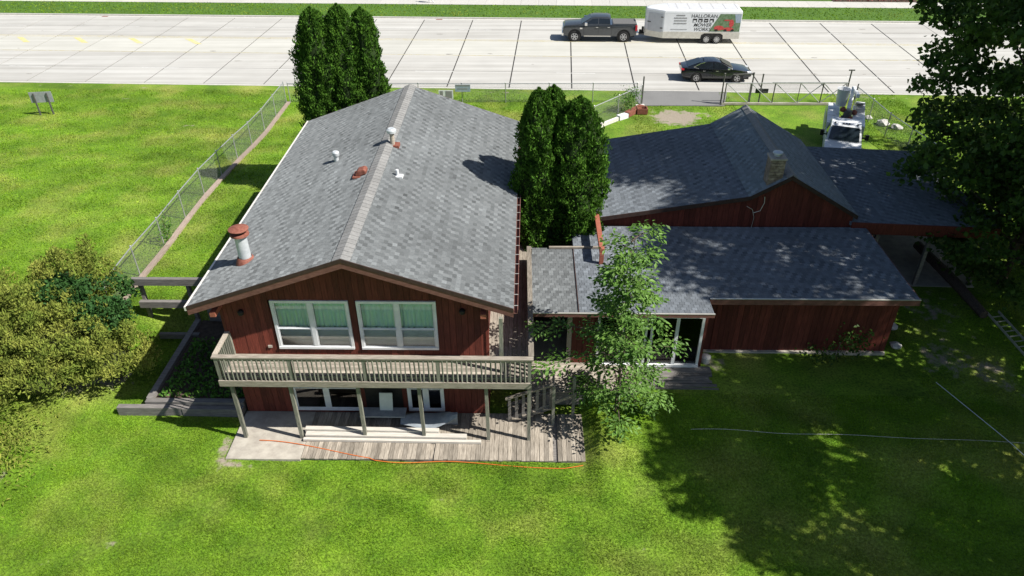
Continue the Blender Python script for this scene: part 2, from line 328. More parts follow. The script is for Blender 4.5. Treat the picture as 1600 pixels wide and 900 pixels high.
# ------------------------------------------------------------------ road
RA = math.atan(-.0388)
def build_road():
    road = thing('road', None, None, (0, 52.7, 0), RA, kind='structure'); MATS_ = 'concrete'
    MB().box(-90, 90, -.02, 19.95, -.4, -.135).build('road_base', 'joint_tar', road, local=True)
    vs = [.55, 4.25, 8.35, 12.55, 16.1, 19.35]; J = [-1.45+4.62*k for k in range(-11, 9)]; g = .045
    for a, b in zip(J[:-1], J[1:]):
        for c, d in zip(vs[:-1], vs[1:]):
            m = Matrix.Translation(((a+b)/2, (c+d)/2, -.125)) @ Matrix.Diagonal((b-a-g*2.2, d-c-g, .05, 1)); link('slab', unit('concrete_pale' if c == vs[2] else 'concrete'), road, m)
    for s0, s1 in ((-90, J[0]), (J[-1], 90)):
        MB().box(s0, s1-.03, .56, 19.34, -.15, -.1).build('slab', 'concrete', road, local=True)
    for c, d, nm in ((.13, .54, 'gutter'), (19.36, 19.77, 'gutter')): MB().box(-90, 90, c, d, -.15, -.104).build(nm, 'kerb', road, local=True)
    for c, d in ((-.05, .12), (19.78, 19.95)): MB().box(-90, 90, c, d, -.3, .012).build('kerb', 'kerb', road, bevel=.02, local=True)
    z = -.0955
    for k in range(46):
        u = random.uniform(-50, 40); v = random.choice((2.4, 4.25, 6.3, 8.35, 12.55, 14.3, 16.1, 17.7))+random.uniform(-.5, .5); a = random.uniform(.12, .35); MB().add([(u+a*random.uniform(.6, 1.3)*math.cos(t), v+a*.35*random.uniform(.6, 1.3)*math.sin(t), z-.003) for t in [2*math.pi*i/9 for i in range(9)]], [tuple(range(9))]).build('stain', 'stain', road, local=True)
    def strip(a, b, c, d, mat, nm='lane_marking'): MB().box(a, b, c, d, z-.001, z+.0015).build(nm, mat, road, local=True)
    for v in (12.45, 12.75, 8.22): strip(-55, 42, v, v+.10, 'yellow_paint')
    for k in range(-5, 5):
        strip(k*11+2, k*11+5, 4.0, 4.12, 'white_line'); strip(k*11+4, k*11+7, 15.9, 16.02, 'white_line')
    for k, u in enumerate((-46.5, -41.2, -36.2, -31)):
        MB().add([(u+1.6, 10.6, z+.001), (u+2.2, 10.6, z+.001), (u+.55, 12.2, z+.001), (u-.05, 12.2, z+.001)], [(0, 1, 2, 3)]).build('lane_marking', 'yellow_mark', road, local=True)
    for u, v in ((-42.5, 19.5), (-9.6, 19.5), (2.6, 19.5)): MB().box(u, u+.6, v-.2, v+.1, -.103, -.100).build('drain_grate', 'rust', road, local=True)
    vg = thing('far_verge', None, None, (0, 52.7, 0), RA, kind='structure'); MB().box(-140, 140, 19.96, 24.75, -.3, .01).build('verge_turf', 'verge', vg, local=True)
    MB().box(-140, 140, 27.3, 60, -.3, .02).build('verge_turf', 'verge', vg, local=True)
    n = 9000; x = rng.uniform(-60, 40, n); y = rng.uniform(20.05, 24.7, n); h = rng.uniform(.05, .14, n); a = rng.uniform(0, 6.28, n)
    V = np.stack([np.stack([x-.06*np.cos(a), y-.06*np.sin(a), 0*x], 1), np.stack([x+.06*np.cos(a), y+.06*np.sin(a), 0*x], 1), np.stack([x+.05*np.sin(a), y, h], 1)], 1).reshape(-1, 3)
    V = V @ np.array(wm(vg))[:3, :3].T+np.array([0, 52.7, 0.]); npmesh('verge_grass', V, np.arange(3*n).reshape(-1, 3), 'blade', vg, kind='stuff')
    sw = thing('sidewalk', None, None, (0, 52.7, 0), RA, kind='structure')
    for k in range(-40, 40): link('slab', unit('kerb'), sw, Matrix.Translation((k*1.8+.9, 26.02, -.03)) @ Matrix.Diagonal((1.785, 2.5, .12, 1)))
    fb = thing('flower_bed', 'low bed of red flowering plants beyond the far sidewalk', 'flower bed', (34, 79.2, 0), RA)
    n = 2500; x = rng.uniform(-3, 5, n); y = rng.uniform(-.6, 4, n); z = rng.uniform(.03, .35, n); P = np.stack([x, y, z], 1); Q = P+rng.normal(0, .09, (n, 3)); T = P+rng.normal(0, .09, (n, 3))
    V = np.stack([P, Q, T], 1).reshape(-1, 3); V = V @ np.array(wm(fb))[:3, :3].T+np.array([34, 79.2, 0.]); npmesh('blossoms', V, np.arange(3*n).reshape(-1, 3), 'flower', fb, kind='stuff')
    MB().box(-3.2, 5.2, -.7, 4.2, 0, .06).build('bed_soil', 'soil', fb, local=True)
    dr = MB().hexa([(7.75, 49.3, -.1), (13.5, 49.3, -.1), (14.3, 52.2, -.1), (7.3, 52.45, -.1), (7.75, 49.3, .045), (13.5, 49.3, .045), (14.3, 52.17, .02), (7.3, 52.4, .02)]).build('driveway_apron', 'asphalt'); tag(dr, kind='structure')
build_road()

# ------------------------------------------------------------------ roofs
def shingles(name, parent, o, u, v, L, Wd, mat, exp=.145, tab=.19, clip=None):
    """o: eave corner, u: unit along the eave, v: unit up the slope"""
    o, u, v = np.array(o, float), np.array(u, float), np.array(v, float); n = np.cross(u, v); n = n/np.linalg.norm(n)
    if n[2] < 0: n = -n
    Vs = []; Ts = []; nc = int(math.ceil(Wd/exp))
    for c in range(nc):
        s0 = c*exp; s1 = min(s0+exp*1.12, Wd+.02); off = (c % 2)*tab*.5+(c//5 % 3)*.05; k = np.arange(-1, int(L/tab)+2); a = np.clip(k*tab+off, 0, L); b = np.clip((k+1)*tab+off-.010, 0, L); ok = b-a > .02; a, b = a[ok], b[ok]; kk = k[ok]
        Ts.append(np.where((kk+(c//2)) % 2 == 0, .13, -.13)*(.6+.4*np.sin(kk*.37+c*.9))+rng.normal(0, .07, len(a))+.05*math.sin(c*1.7))
        j = rng.uniform(-.006, .006, len(a)); lift = rng.uniform(.004, .009, len(a))
        def pt(aa, ss_, hh): return o+np.outer(aa, u)+np.outer(ss_, v)+np.outer(hh, n)
        f0 = s0+j; e = np.full(len(a), s1); z = np.zeros(len(a))
        Vs.append(np.stack([pt(a, f0, z), pt(b, f0, z), pt(a, f0, lift), pt(b, f0, lift), pt(b, e, z+.003), pt(a, e, z+.003)], 1))
    V = np.concatenate(Vs); m = len(V); base = np.arange(m)[:, None]*6
    F = np.concatenate([base+np.array([[0, 1, 3, 2]]), base+np.array([[2, 3, 4, 5]]), base+np.array([[0, 2, 5, 5]])[:, :4]], 0)
    F = np.concatenate([base+np.array([[0, 1, 3, 2]]), base+np.array([[2, 3, 4, 5]])], 0)
    r = npmesh(name, V.reshape(-1, 3), F, mat, parent, kind='stuff'); r.data.attributes.new('tone', 'FLOAT', 'POINT').data.foreach_set('value', np.repeat(np.concatenate(Ts), 6).astype(np.float32)); return r
def slope(parent, xa, za, xb, zb, y0, y1, mat, thick=.14, name='roof_plane'):
    """roof plane whose low edge runs along y at (xa, za) and high edge at (xb, zb)"""
    b = MB().hexa([(xa, y0, za-thick), (xb, y0, zb-thick), (xb, y1, zb-thick), (xa, y1, za-thick), (xa, y0, za), (xb, y0, zb), (xb, y1, zb), (xa, y1, za)]); r = b.build(name, mat, parent)
    d = Vector((xb-xa, 0, zb-za)); Wd = d.length; d.normalize()
    shingles('shingles', r, (xa, y0, za+.002), (0, 1, 0), tuple(d), y1-y0, Wd, mat); return r

# ------------------------------------------------------------------ main house
ZE, ZR, XR, X0, X1, YF, YB = 5.08, 6.84, -5.5, -10.53, -.41, 18.33, 33.6
WX0, WX1, WY, WYB = -9.83, -1.3, 19.0, 33.0
def roof_under(x): return (ZR-.16-(ZR-ZE)*abs(x-XR)/5.06)
def window_unit(parent, x0, x1, z0, z1, y, curtain=True, mid=.42, dark=False):
    w = thing_part('window', parent)
    t = .085
    fr = MB().box(x0-t, x1+t, y-.05, y+.02, z1, z1+t).box(x0-t, x1+t, y-.07, y+.02, z0-t, z0).box(x0-t, x0, y-.05, y+.02, z0, z1).box(x1, x1+t, y-.05, y+.02, z0, z1)
    xm = (x0+x1)/2; fr.box(xm-.065, xm+.065, y-.045, y+.02, z0, z1); fr.build('frame', 'white_paint', w)
    zm = z0+(z1-z0)*mid
    for a, b in ((x0, xm-.065), (xm+.065, x1)):
        for c, d, oy in ((z0, zm, -.02), (zm, z1, .0)):
            sh = MB().box(a, b, y-.015+oy, y+.02+oy, d-.03, d).box(a, b, y-.015+oy, y+.02+oy, c, c+.03).box(a, a+.04, y-.015+oy, y+.02+oy, c+.04, d-.04).box(b-.04, b, y-.015+oy, y+.02+oy, c+.04, d-.04); sh.build('sash', 'white_paint', w)
            MB().box(a+.035, b-.035, y+oy, y+.006+oy, c+.035, d-.035).build('pane', 'pane_dark' if dark else 'pane_light', w)
        if curtain:
            n = 44; V = []; F = []
            for i in range(n+1):
                t_ = i/n; x = a+.02+(b-a-.04)*t_; yy = y+.12+.03*math.sin(t_*38)+.015*math.sin(t_*17+a)
                V += [(x, yy, zm-.05), (x, yy, z1+.02)]
            for i in range(n): F.append((2*i, 2*i+2, 2*i+3, 2*i+1))
            MB().add(V, F).build('curtain', 'curtain', w, smooth=True)
            MB().box(a, b, y+.09, y+.095, z0-.03, zm-.051).build('blind', 'sheer', w)
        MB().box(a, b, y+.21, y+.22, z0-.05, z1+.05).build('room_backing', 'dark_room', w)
    return w
def thing_part(name, parent):
    o = bpy.data.objects.new(name, None); COL.objects.link(o); o.parent = parent; o.empty_display_size = .1; WM[o.name] = wm(parent); return o
def boards(parent, x0, x1, y, zf0, zf1, step=.2, holes=(), mat='siding', axis='x'):
    """vertical siding boards; zf0/zf1 functions of the running coordinate; holes (a,b,z0,z1)"""
    n = max(1, round((x1-x0)/step)); st = (x1-x0)/n
    for k in range(n):
        a, b = x0+k*st+.005, x0+(k+1)*st-.005; segs = [(zf0((a+b)/2), None)]
        cut = [h for h in holes if h[0] < (a+b)/2 < h[1]]; spans = []
        if cut:
            h = cut[0]; spans = [(zf0(a), h[2], False), (h[3], None, True)]
        else: spans = [(zf0(a), None, True)]
        for z0, z1, top in spans:
            za, zb = (zf1(a), zf1(b)) if top else (z1, z1)
            if min(za, zb)-z0 < .06: continue
            d = random.uniform(.0, .012)
            if abs(za-zb) < 1e-6: piece('board', mat, parent, a, b, y-.028-d, y, z0, za)
            else: MB().hexa([(a, y-.028-d, z0), (b, y-.028-d, z0), (b, y, z0), (a, y, z0), (a, y-.028-d, za), (b, y-.028-d, zb), (b, y, zb), (a, y, za)]).build('board', mat, parent)
def build_house():
    h = thing('house', 'two-storey red-brown house with long grey shingled gable roof', 'house', (-5.5, 26, 0))
    zc = lambda x: roof_under(x)-.03
    wl = MB()
    wl.prism([(WX0, 0), (WX1, 0), (WX1, zc(WX1)), (XR, zc(XR)), (WX0, zc(WX0))], WYB-.02, WYB)
    wl.box(WX0, WX0+.12, WY+.25, WYB-.021, 0, zc(WX0)).box(WX1-.12, WX1, WY+.25, WYB-.021, 0, zc(WX1)-.06); wall = wl.build('wall', 'siding_flat', h)
    fw = thing_part('front_wall', h)
    win = [(-8.19, -5.66, 2.96, 4.92), (-5.44, -2.87, 2.96, 4.92)]; low = [(-8.1, -5.75, .22, 1.88), (-4.1, -2.85, .22, 1.88)]
    boards(fw, WX0, WX1, WY, lambda x: 2.62, zc, holes=win); boards(fw, WX0, WX1, WY, lambda x: .1, lambda x: 2.3, holes=low+[(-5.6, -4.3, .1, 2.1)])
    # backing with openings so the rooms stay dark
    bk = MB(); 
    def rect(a, b, c, d): bk.box(a, b, WY+.002, WY+.06, c, d)
    rect(WX0, win[0][0], 0, 4.6); rect(win[1][1], WX1, 0, 4.6); rect(win[0][0], win[1][1], 1.88, 2.96); rect(win[0][1], win[1][0], 2.96, 4.92); rect(win[0][0], win[1][1], 0, .22)
    rect(-5.75, -5.6, .22, 1.88); rect(-4.3, -4.1, .22, 1.88); rect(-2.85, win[1][1]+0.001-.002, .22, 1.88)
    bk.prism([(win[0][0], 4.92), (win[1][1], 4.92), (win[1][1], zc(win[1][1])), (XR, zc(XR)), (win[0][0], zc(win[0][0]))], WY+.002, WY+.06)
    bk.build('wall_backing', 'siding_flat', fw)
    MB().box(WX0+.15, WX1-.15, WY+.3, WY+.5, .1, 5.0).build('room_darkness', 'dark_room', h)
    for s, a in (('corner_board', WX0), ('corner_board', WX1)): MB().box(a-.03, a+.07, WY-.06, WY+.05, 2.62, zc(a)-.02).build(s, 'siding', h)
    for a, b, c, d in win: window_unit(h, a+.1, b-.1, c+.1, d-.1, WY-.02)
    for a, b, c, d in low: window_unit(h, a+.08, b-.08, c+.08, d-.08, WY-.02, curtain=False, mid=.62, dark=True)
    MB().box(-5.6, -4.3, WY+.02, WY+.05, .1, 2.1).build('lower_door', 'black', h)
    rf = thing_part('roof', h)
    slope(rf, X0, ZE, XR, ZR, YF, YB, 'shingle', name='left_slope'); slope(rf, X1, ZE, XR, ZR, YF, YB, 'shingle', name='right_slope')
    m = (ZR-ZE)/5.06; V = []; k = 0; y = YF-.01
    rc = MB()
    while y < YB:
        e = min(y+.24, YB+.01); w = .27; z = ZR+.035
        rc.add([(XR-w, y, z-w*m+.012), (XR, y, z+.012), (XR+w, y, z-w*m+.012), (XR-w, e, z-w*m), (XR, e, z), (XR+w, e, z-w*m), (XR-w, y, z-w*m-.02), (XR, y, z-.02), (XR+w, y, z-w*m-.02)], [(0, 1, 4, 3), (1, 2, 5, 4), (6, 7, 1, 0), (7, 8, 2, 1)]); y += .235
    rc.build('ridge_cap', 'ridge', rf, recalc=False)['kind'] = 'stuff'
    for sx, xe in ((-1, X0), (1, X1)):
        d = .2
        def rake(yy0, yy1, zt, zb, mat, nm):
            MB().hexa([(xe, yy0, ZE-zb), (XR, yy0, ZR-zb), (XR, yy1, ZR-zb), (xe, yy1, ZE-zb), (xe, yy0, ZE-zt), (XR, yy0, ZR-zt), (XR, yy1, ZR-zt), (xe, yy1, ZE-zt)]).build(nm, mat, rf)
        rake(YF-.035, YF-.001, -.03, .09, 'fascia_dark', 'drip_edge'); rake(YF-.022, YF-.001, .092, .30, 'fascia', 'rake_board'); rake(YB+.001, YB+.03, .0, .26, 'fascia', 'rake_board')
        rake(YF, WY-.04, .145, .165, 'siding_flat', 'soffit')
    MB().box(X0-.07, X0-.005, YF-.03, YB, ZE-.13, ZE+.015).build('eave_trim', 'white_trim', rf)
    gt = MB(); gt.prism([(X1+.0, ZE-.02), (X1+.0, ZE-.16), (X1+.12, ZE-.16), (X1+.14, ZE-.02), (X1+.12, ZE-.02), (X1+.105, ZE-.14), (X1+.02, ZE-.14), (X1+.015, ZE-.02)], YF-.02, YB)
    gu = gt.build('gutter', 'fascia', rf)
    for k in range(26): piece('gutter_strap', 'alu', gu, X1+.005, X1+.138, YF+.2+k*.6, YF+.225+k*.6, ZE-.018, ZE-.008)
    for x in (WX0-.05, WX1-.12): MB().box(x-.02, x+.16, YF+.05, WY-.04, 4.92-.26, 4.92-.1).build('lookout_beam', 'redwood', h)
    for x, z in ((-9.15, 4.35), (-2.05, 4.45), (XR+.05, 6.1)):
        l = MB().lathe([(.03, 0), (.09, .05), (.1, .16), (.06, .2)], (x, WY-.11, z), 10).box(x-.05, x+.05, WY-.06, WY-.03, z, z+.14).build('wall_lamp', 'black', h)
    MB().box(-8.55, -8.42, WY-.07, WY-.03, 3.0, 3.09).build('outlet_box', 'alu', h)
    MB().box(-1.75, -1.6, WY-.06, WY-.03, 1.55, 1.72).build('outlet_box', 'white_trim', h)
    # things through the roof
    zl = lambda x: ZR-m*abs(x-XR)
    ch = thing_part('flue_pipe', h); cx, cy = -9.2, 20.3; z0 = zl(cx)
    MB().lathe([(.24, -.12), (.22, .1), (.2, .1), (.19, .95)], (cx, cy, z0), 24).build('pipe', 'pipe_white', ch, smooth=True)
    MB().lathe([(.34, -.1), (.26, .12), (.222, .16), (.222, .1)], (cx, cy, z0), 24).build('flashing_collar', 'rust', ch, smooth=True)
    MB().lathe([(.2, .93), (.3, .97), (.29, 1.03), (.2, 1.06)], (cx, cy, z0), 24).build('rain_collar', 'rust', ch, smooth=True)
    MB().lathe([(.17, 1.06), (.17, 1.16)], (cx, cy, z0), 24).build('vent_throat', 'black', ch); MB().lathe([(.31, 1.16), (.32, 1.19), (.2, 1.25), (.04, 1.27)], (cx, cy, z0), 24).build('cap', 'rust', ch, smooth=True)
    x, y = -5.28, 26.9; z = zl(x)
    v = thing_part('vent_pipe', h); MB().lathe([(.09, -.1), (.09, .5)], (x, y, z), 14).build('pipe', 'deckwood', v, smooth=True); MB().lathe([(.09, .48), (.19, .52), (.19, .62), (.12, .68)], (x, y, z), 18).build('cap', 'pipe_white', v, smooth=True); MB().box(x-.2, x+.26, y-.2, y+.2, z-.09, z+.03).build('flashing', 'rust', v)
    x, y = -7.55, 26.8; z = zl(x)
    v = thing_part('vent_pipe', h); MB().lathe([(.09, -.1), (.09, .22)], (x, y, z), 14).build('pipe', 'pipe_white', v, smooth=True); MB().lathe([(.12, .2), (.14, .24), (.14, .36), (.1, .4)], (x, y, z), 18).build('cap', 'pipe_white', v, smooth=True)
    x, y = -6.05, 24.5; z = zl(x)
    v = thing_part('roof_vent', h); MB().prism([(x-.22, z-.1), (x+.2, z+.08), (x+.2, z+.22), (x+.1, z+.27), (x-.12, z+.2), (x-.22, z+.08)], y-.19, y+.19).build('hood', 'rust', v, bevel=.05); MB().box(x-.3, x+.28, y-.28, y+.28, z-.06, z+.0).build('flashing', 'rust', v, mw=None)
    x, y = -4.75, 24.5; z = zl(x)
    v = thing_part('vent_pipe', h); MB().lathe([(.06, -.1), (.055, .25)], (x, y, z), 12).build('pipe', 'white_paint', v, smooth=True); MB().box(x-.14, x+.2, y-.13, y+.13, z-.06, z+.03).build('flashing', 'white_paint', v, bevel=.02)
build_house()

# ------------------------------------------------------------------ decks
def build_decks():
    XL, XRr, YD, ZD = -9.79, .145, 17.66, 2.72
    d = thing('upper_deck', 'weathered wooden balcony deck with railing wrapped around the house front', 'deck', (-4.8, 18.3, 2.4))
    y = YD+.05
    while y < WY-.08: piece('deck_board', 'deckwood_x', d, XL+.05, -1.35, y, min(y+.138, WY-.06), ZD-.04, ZD+random.uniform(-.004, .004)); y += .146
    x = -1.34
    while x < XRr-.08: piece('deck_board', 'deckwood_y', d, x, x+.138, YD+.05, 26.2, ZD-.04, ZD+random.uniform(-.004, .004)); x += .146
    MB().box(XL-.02, XRr+.02, YD-.045, YD+.0, 2.45, ZD-.02).build('rim_beam', 'grey_beam', d); MB().box(XL-.02, XRr+.02, YD-.09, YD-.047, 2.5, ZD+.012).build('rim_cap', 'deckwood_x', d)
    MB().box(XL-.02, XL+.03, YD+.001, WY-.07, 2.45, ZD-.045).build('rim_beam', 'grey_beam', d)
    MB().box(XRr-.03, XRr+.02, YD+.001, 26.2, 2.45, ZD-.045).build('rim_beam', 'grey_beam', d)
    for yy in (18.1, 18.65): MB().box(XL+.04, XRr-.04, yy, yy+.05, 2.45, ZD-.045).build('joist', 'grey_beam', d)
    px = [-9.5, -7.6, -5.42, -3.45, -1.29, .09]
    for i, x in enumerate(px):
        m = .03 if i < 5 else 0
        piece_beam('support_post', 'post_wood', d, (x+random.uniform(-m, m), YD+.06, .1), (x, YD+.06, 2.45), .11, .11)
    r = thing_part('railing', d); zt = 3.64
    rp = [XL+.05, -7.45, -5.1, -2.78, XRr-.05]
    for x in rp: piece('rail_post', 'post_wood', r, x-.055, x+.055, YD-.04, YD+.07, 2.55, zt-.03)
    piece_beam('top_rail', 'deckwood_x', r, (XL-.06, YD+.02, zt), (XRr+.07, YD+.02, zt+.015), .17, .05); piece_beam('bottom_rail', 'grey_beam', r, (XL+.1, YD+.02, 2.86), (XRr-.1, YD+.02, 2.86), .05, .07)
    piece_beam('upper_stringer', 'deckwood_x', r, (XL+.1, YD-.01, zt-.09), (XRr-.1, YD-.01, zt-.08), .04, .09)
    for a, b in zip(rp[:-1], rp[1:]):
        n = 16 if b < 0 else 19
        for k in range(1, n):
            x = a+(b-a)*k/n; w = random.uniform(-.025, .025); piece_beam('baluster', 'post_wood', r, (x+w, YD-.055+.01, 2.74), (x, YD-.05+.01, zt-.05), .042, .042)
    # left return
    piece_beam('top_rail', 'deckwood', r, (XL, YD+.1, zt+.002), (XL, WY-.05, zt+.002), .15, .05)
    for k in range(1, 9): yy = YD+.1+k*.135; piece_beam('baluster', 'post_wood', r, (XL+.03, yy, 2.74), (XL+.03, yy+random.uniform(-.02, .02), zt-.05), .042, .042)
    piece('rail_post', 'post_wood', r, XL-.0, XL+.1, WY-.16, WY-.06, 2.7, zt-.03)
    # right return, boarded along most of its length
    piece_beam('top_rail', 'deckwood_y', r, (XRr, YD+.12, zt+.02), (XRr-.08, 24.4, zt+.02), .17, .05)
    for k in range(14): yy = YD+.15+k*.2; piece_beam('baluster', 'post_wood', r, (XRr-.03, yy, 2.72), (XRr-.03, yy, zt-.02), .04, .09)
    yy = 20.6
    while yy < 24.3: piece('rail_board', 'siding', r, XRr-.1, XRr-.07, yy, yy+.19, 2.74, zt-.01); yy += .196
    for y_ in (20.5, 22.4, 24.35): piece('rail_post', 'post_wood', r, XRr-.065, XRr+.04, y_-.05, y_+.05, 2.7, zt-.01)
    for k in range(6): piece('baluster', 'siding', r, -1.15+k*.2, -1.09+k*.2, 26.12, 26.17, 2.75, 3.6)
    piece('top_rail', 'deckwood_x', r, -1.28, .1, 26.07, 26.2, 3.6, 3.65)
    piece('roof_post', 'post_wood', d, -.86, -.74, 18.1, 18.22, ZD, 4.88)
    # lower deck
    L = thing('lower_deck', 'weathered plank ground deck and concrete pad under the balcony', 'deck', (-3, 17.8, 0))
    MB().box(-9.9, -7.42, 16.74, 18.98, -.1, .085).build('concrete_pad', 'patio_concrete', L, bevel=.015)
    MB().box(-7.38, 2.1, 16.86, 18.93, -.1, .045).build('deck_frame', 'grey_beam', L); MB().box(-7.4, 2.12, 16.79, 16.83, -.05, .06).build('skirt_board', 'grey_beam', L)
    x = -7.4; k = 0
    while x < 2.05:
        w = .142; a = random.uniform(-.006, .006)
        if k not in (28, 55): 
            y1 = 17.62 if x < -1.3 else 18.95; piece('deck_board', 'deckwood_y', L, x, x+w, 16.80-random.uniform(0, .04), y1, .06, .1+random.uniform(-.006, .006), tilt=a)
            if x < -1.3: piece('deck_board', 'deckwood_y', L, x, x+w, 17.63, 18.95, .06, .098+random.uniform(-.006, .006))
        elif k == 28: piece('deck_board', 'deckwood_y', L, x, x+w, 16.86, 17.6, .03, .06, tilt=.05)
        x += w+.009; k += 1
    # stair and landing
    s = thing('deck_stair', 'short wooden stair with plank balusters rising from lower deck to landing', 'stairs', (.2, 18.9, .1))
    for yy in (18.62, 19.28): piece_beam('stringer', 'grey_beam', s, (-.65, yy, .12), (.85, yy, .78), .05, .24)
    for k in range(4): piece('tread', 'deckwood_y', s, -.5+k*.36, -.12+k*.36, 18.5, 19.4, .24+k*.16, .28+k*.16)
    for k in range(7):
        x = -.62+k*.235; z = .12+.44*(x+.65); piece('baluster', 'grey_beam', s, x, x+.1, 18.56, 18.6, z-.06, z+1.0)
    piece_beam('handrail', 'deckwood_x', s, (-.7, 18.58, 1.14), (.95, 18.58, 1.84), .13, .05)
    g = thing('entry_landing', 'raised plank landing between the house and low wing entrance', 'deck', (1.4, 20, 0))
    y = 19.42
    while y < 21.15: piece('deck_board', 'deckwood_x', g, .16, 3.9, y, y+.138, .68, .72+random.uniform(-.005, .005)); y += .146
    MB().box(.18, 3.88, 19.44, 21.15, .1, .675).build('landing_base', 'grey_beam', g)
    for x, yy, zt_ in ((.92, 18.45, 1.85), (1.62, 18.85, 1.9), (2.5, 19.35, 1.7)): piece('landing_post', 'post_wood', g, x-.05, x+.05, yy-.05, yy+.05, .1, zt_)
    piece_beam('landing_rail', 'deckwood_x', g, (.92, 18.45, 1.1), (1.62, 18.85, 1.1), .05, .12); piece_beam('landing_rail', 'deckwood_x', g, (.3, 19.44, 1.62), (1.0, 19.44, 1.62), .14, .05)
    for k in range(4): piece('baluster', 'grey_beam', g, .3+k*.2, .38+k*.2, 19.42, 19.46, .72, 1.6)
build_decks()

# ------------------------------------------------------------------ wing and garage
def build_wing():
    w = thing('low_wing', 'low flat-roofed red-brown wing with sliding glass doors', 'building', (7, 23.5, 0)); ZW = 3.38
    rf = thing_part('roof', w); v = (0, 1, .012)
    rs = MB().box(.13, 6.4, 20.5, 24.75, ZW-.16, ZW).box(1.79, 6.4, 24.751, 26.48, ZW-.16, ZW).box(6.401, 13.75, 21.42, 26.48, ZW-.16, ZW).build('roof_deck', 'shingle_dark', rf)
    shingles('shingles', rs, (.13, 20.5, ZW+.004), (1, 0, 0), (0, 1, 0), 1.64, 4.25, 'shingle', exp=.165); shingles('shingles', rs, (1.8, 20.5, ZW+.01), (1, 0, 0), (0, 1, 0), 4.6, 5.98, 'shingle_dark', exp=.165)
    shingles('shingles', rs, (6.4, 21.42, ZW+.006), (1, 0, 0), (0, 1, 0), 7.35, 5.06, 'shingle_dark', exp=.165)
    MB().box(1.77, 1.8, 20.5, 24.7, ZW+.005, ZW+.045).build('seam_strip', 'fascia_dark', rf)
    for a, b, y, h in ((.11, 6.43, 20.48, .15), (6.44, 13.78, 21.4, .24)): MB().box(a, b, y-.035, y+.018, ZW-h, ZW-.01).build('fascia_board', 'fascia', rf); MB().box(a, b, y-.045, y+.02, ZW-.008, ZW+.012).build('drip_edge', 'alu', rf)
    MB().box(13.752, 13.79, 21.42, 26.4, ZW-.24, ZW).build('fascia_board', 'fascia', rf)
    MB().hexa([(.85, 24.66, ZW+.03), (3.05, 24.70, ZW+.03), (3.05, 24.78, ZW+.03), (.85, 24.76, ZW+.03), (.85, 24.66, ZW+.1), (3.05, 24.70, ZW+.1), (3.05, 24.78, ZW+.1), (.85, 24.76, ZW+.1)]).build('roof_curb', 'deckwood_x', rf)
    MB().box(2.70, 2.88, 23.6, 26.4, 3.85, 4.05).box(2.71, 2.87, 23.58, 23.72, ZW, 3.85).build('red_beam', 'redwood', w)
    fw = thing_part('front_wall', w); z0 = .45; zt = lambda x: ZW-.17
    fl = lambda x: z0
    boards(fw, 1.62, 6.35, 21.05, fl, zt, holes=[(2.5, 4.3, .4, 2.95), (4.35, 6.3, .4, 2.95)]); boards(fw, 6.95, 13.5, 22.05, fl, zt)
    MB().box(1.62, 2.55, 21.06, 21.1, z0, ZW-.17).box(2.55, 6.4, 21.06, 21.1, 2.95, ZW-.17).box(6.3, 6.42, 21.06, 22.1, z0, ZW-.17).box(6.42, 13.5, 22.06, 22.1, z0, ZW-.17).box(13.42, 13.5, 22.11, 26.3, z0, ZW-.17).box(.2, 13.4, 26.2, 26.3, .2, ZW-.17).build('wall_backing', 'siding_flat', fw)
    MB().box(1.45, 1.61, 21.0, 21.14, z0, ZW-.17).box(.14, .24, 21.0, 21.12, z0, ZW-.17).build('entry_post', 'deckwood', w); MB().box(.25, 1.6, 23.6, 23.7, .7, ZW-.17).build('entry_darkness', 'dark_room', w)  # near-black back panel puts the breezeway's interior shade into its colour
    MB().box(.25, 6.2, 21.2, 24, .60, .70).build('floor', 'deckwood', w)
    MB().box(6.45, 13.5, 21.9, 22.02, .3, .58).build('footing', 'patio_concrete', w)
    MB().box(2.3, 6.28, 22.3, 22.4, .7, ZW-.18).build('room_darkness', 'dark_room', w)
    for a, b in ((2.52, 4.3), (4.42, 6.28)):
        dr = thing_part('sliding_door', w); c, d, y = .72, 2.84, 21.0; t = .09; xm = (a+b)/2
        MB().box(a, b, y-.06, y+.04, d, d+t).box(a, b, y-.1, y+.04, c-t, c+.02).box(a, a+t, y-.06, y+.04, c, d).box(b-t, b, y-.06, y+.04, c, d).build('frame', 'white_paint', dr)
        MB().box(xm-.06, xm+.06, y-.05, y+.03, c+.02, d).build('meeting_stile', 'white_paint', dr); MB().box(xm-.035, xm-.005, y-.09, y-.051, 1.7, 1.85).build('handle', 'black', dr)
        for p, q, oy in ((a+t, xm-.06, 0), (xm+.06, b-t, .015)): MB().box(p, q, y-.01+oy, y+oy, c+.02, d).build('pane', 'pane_dark', dr)
build_wing()
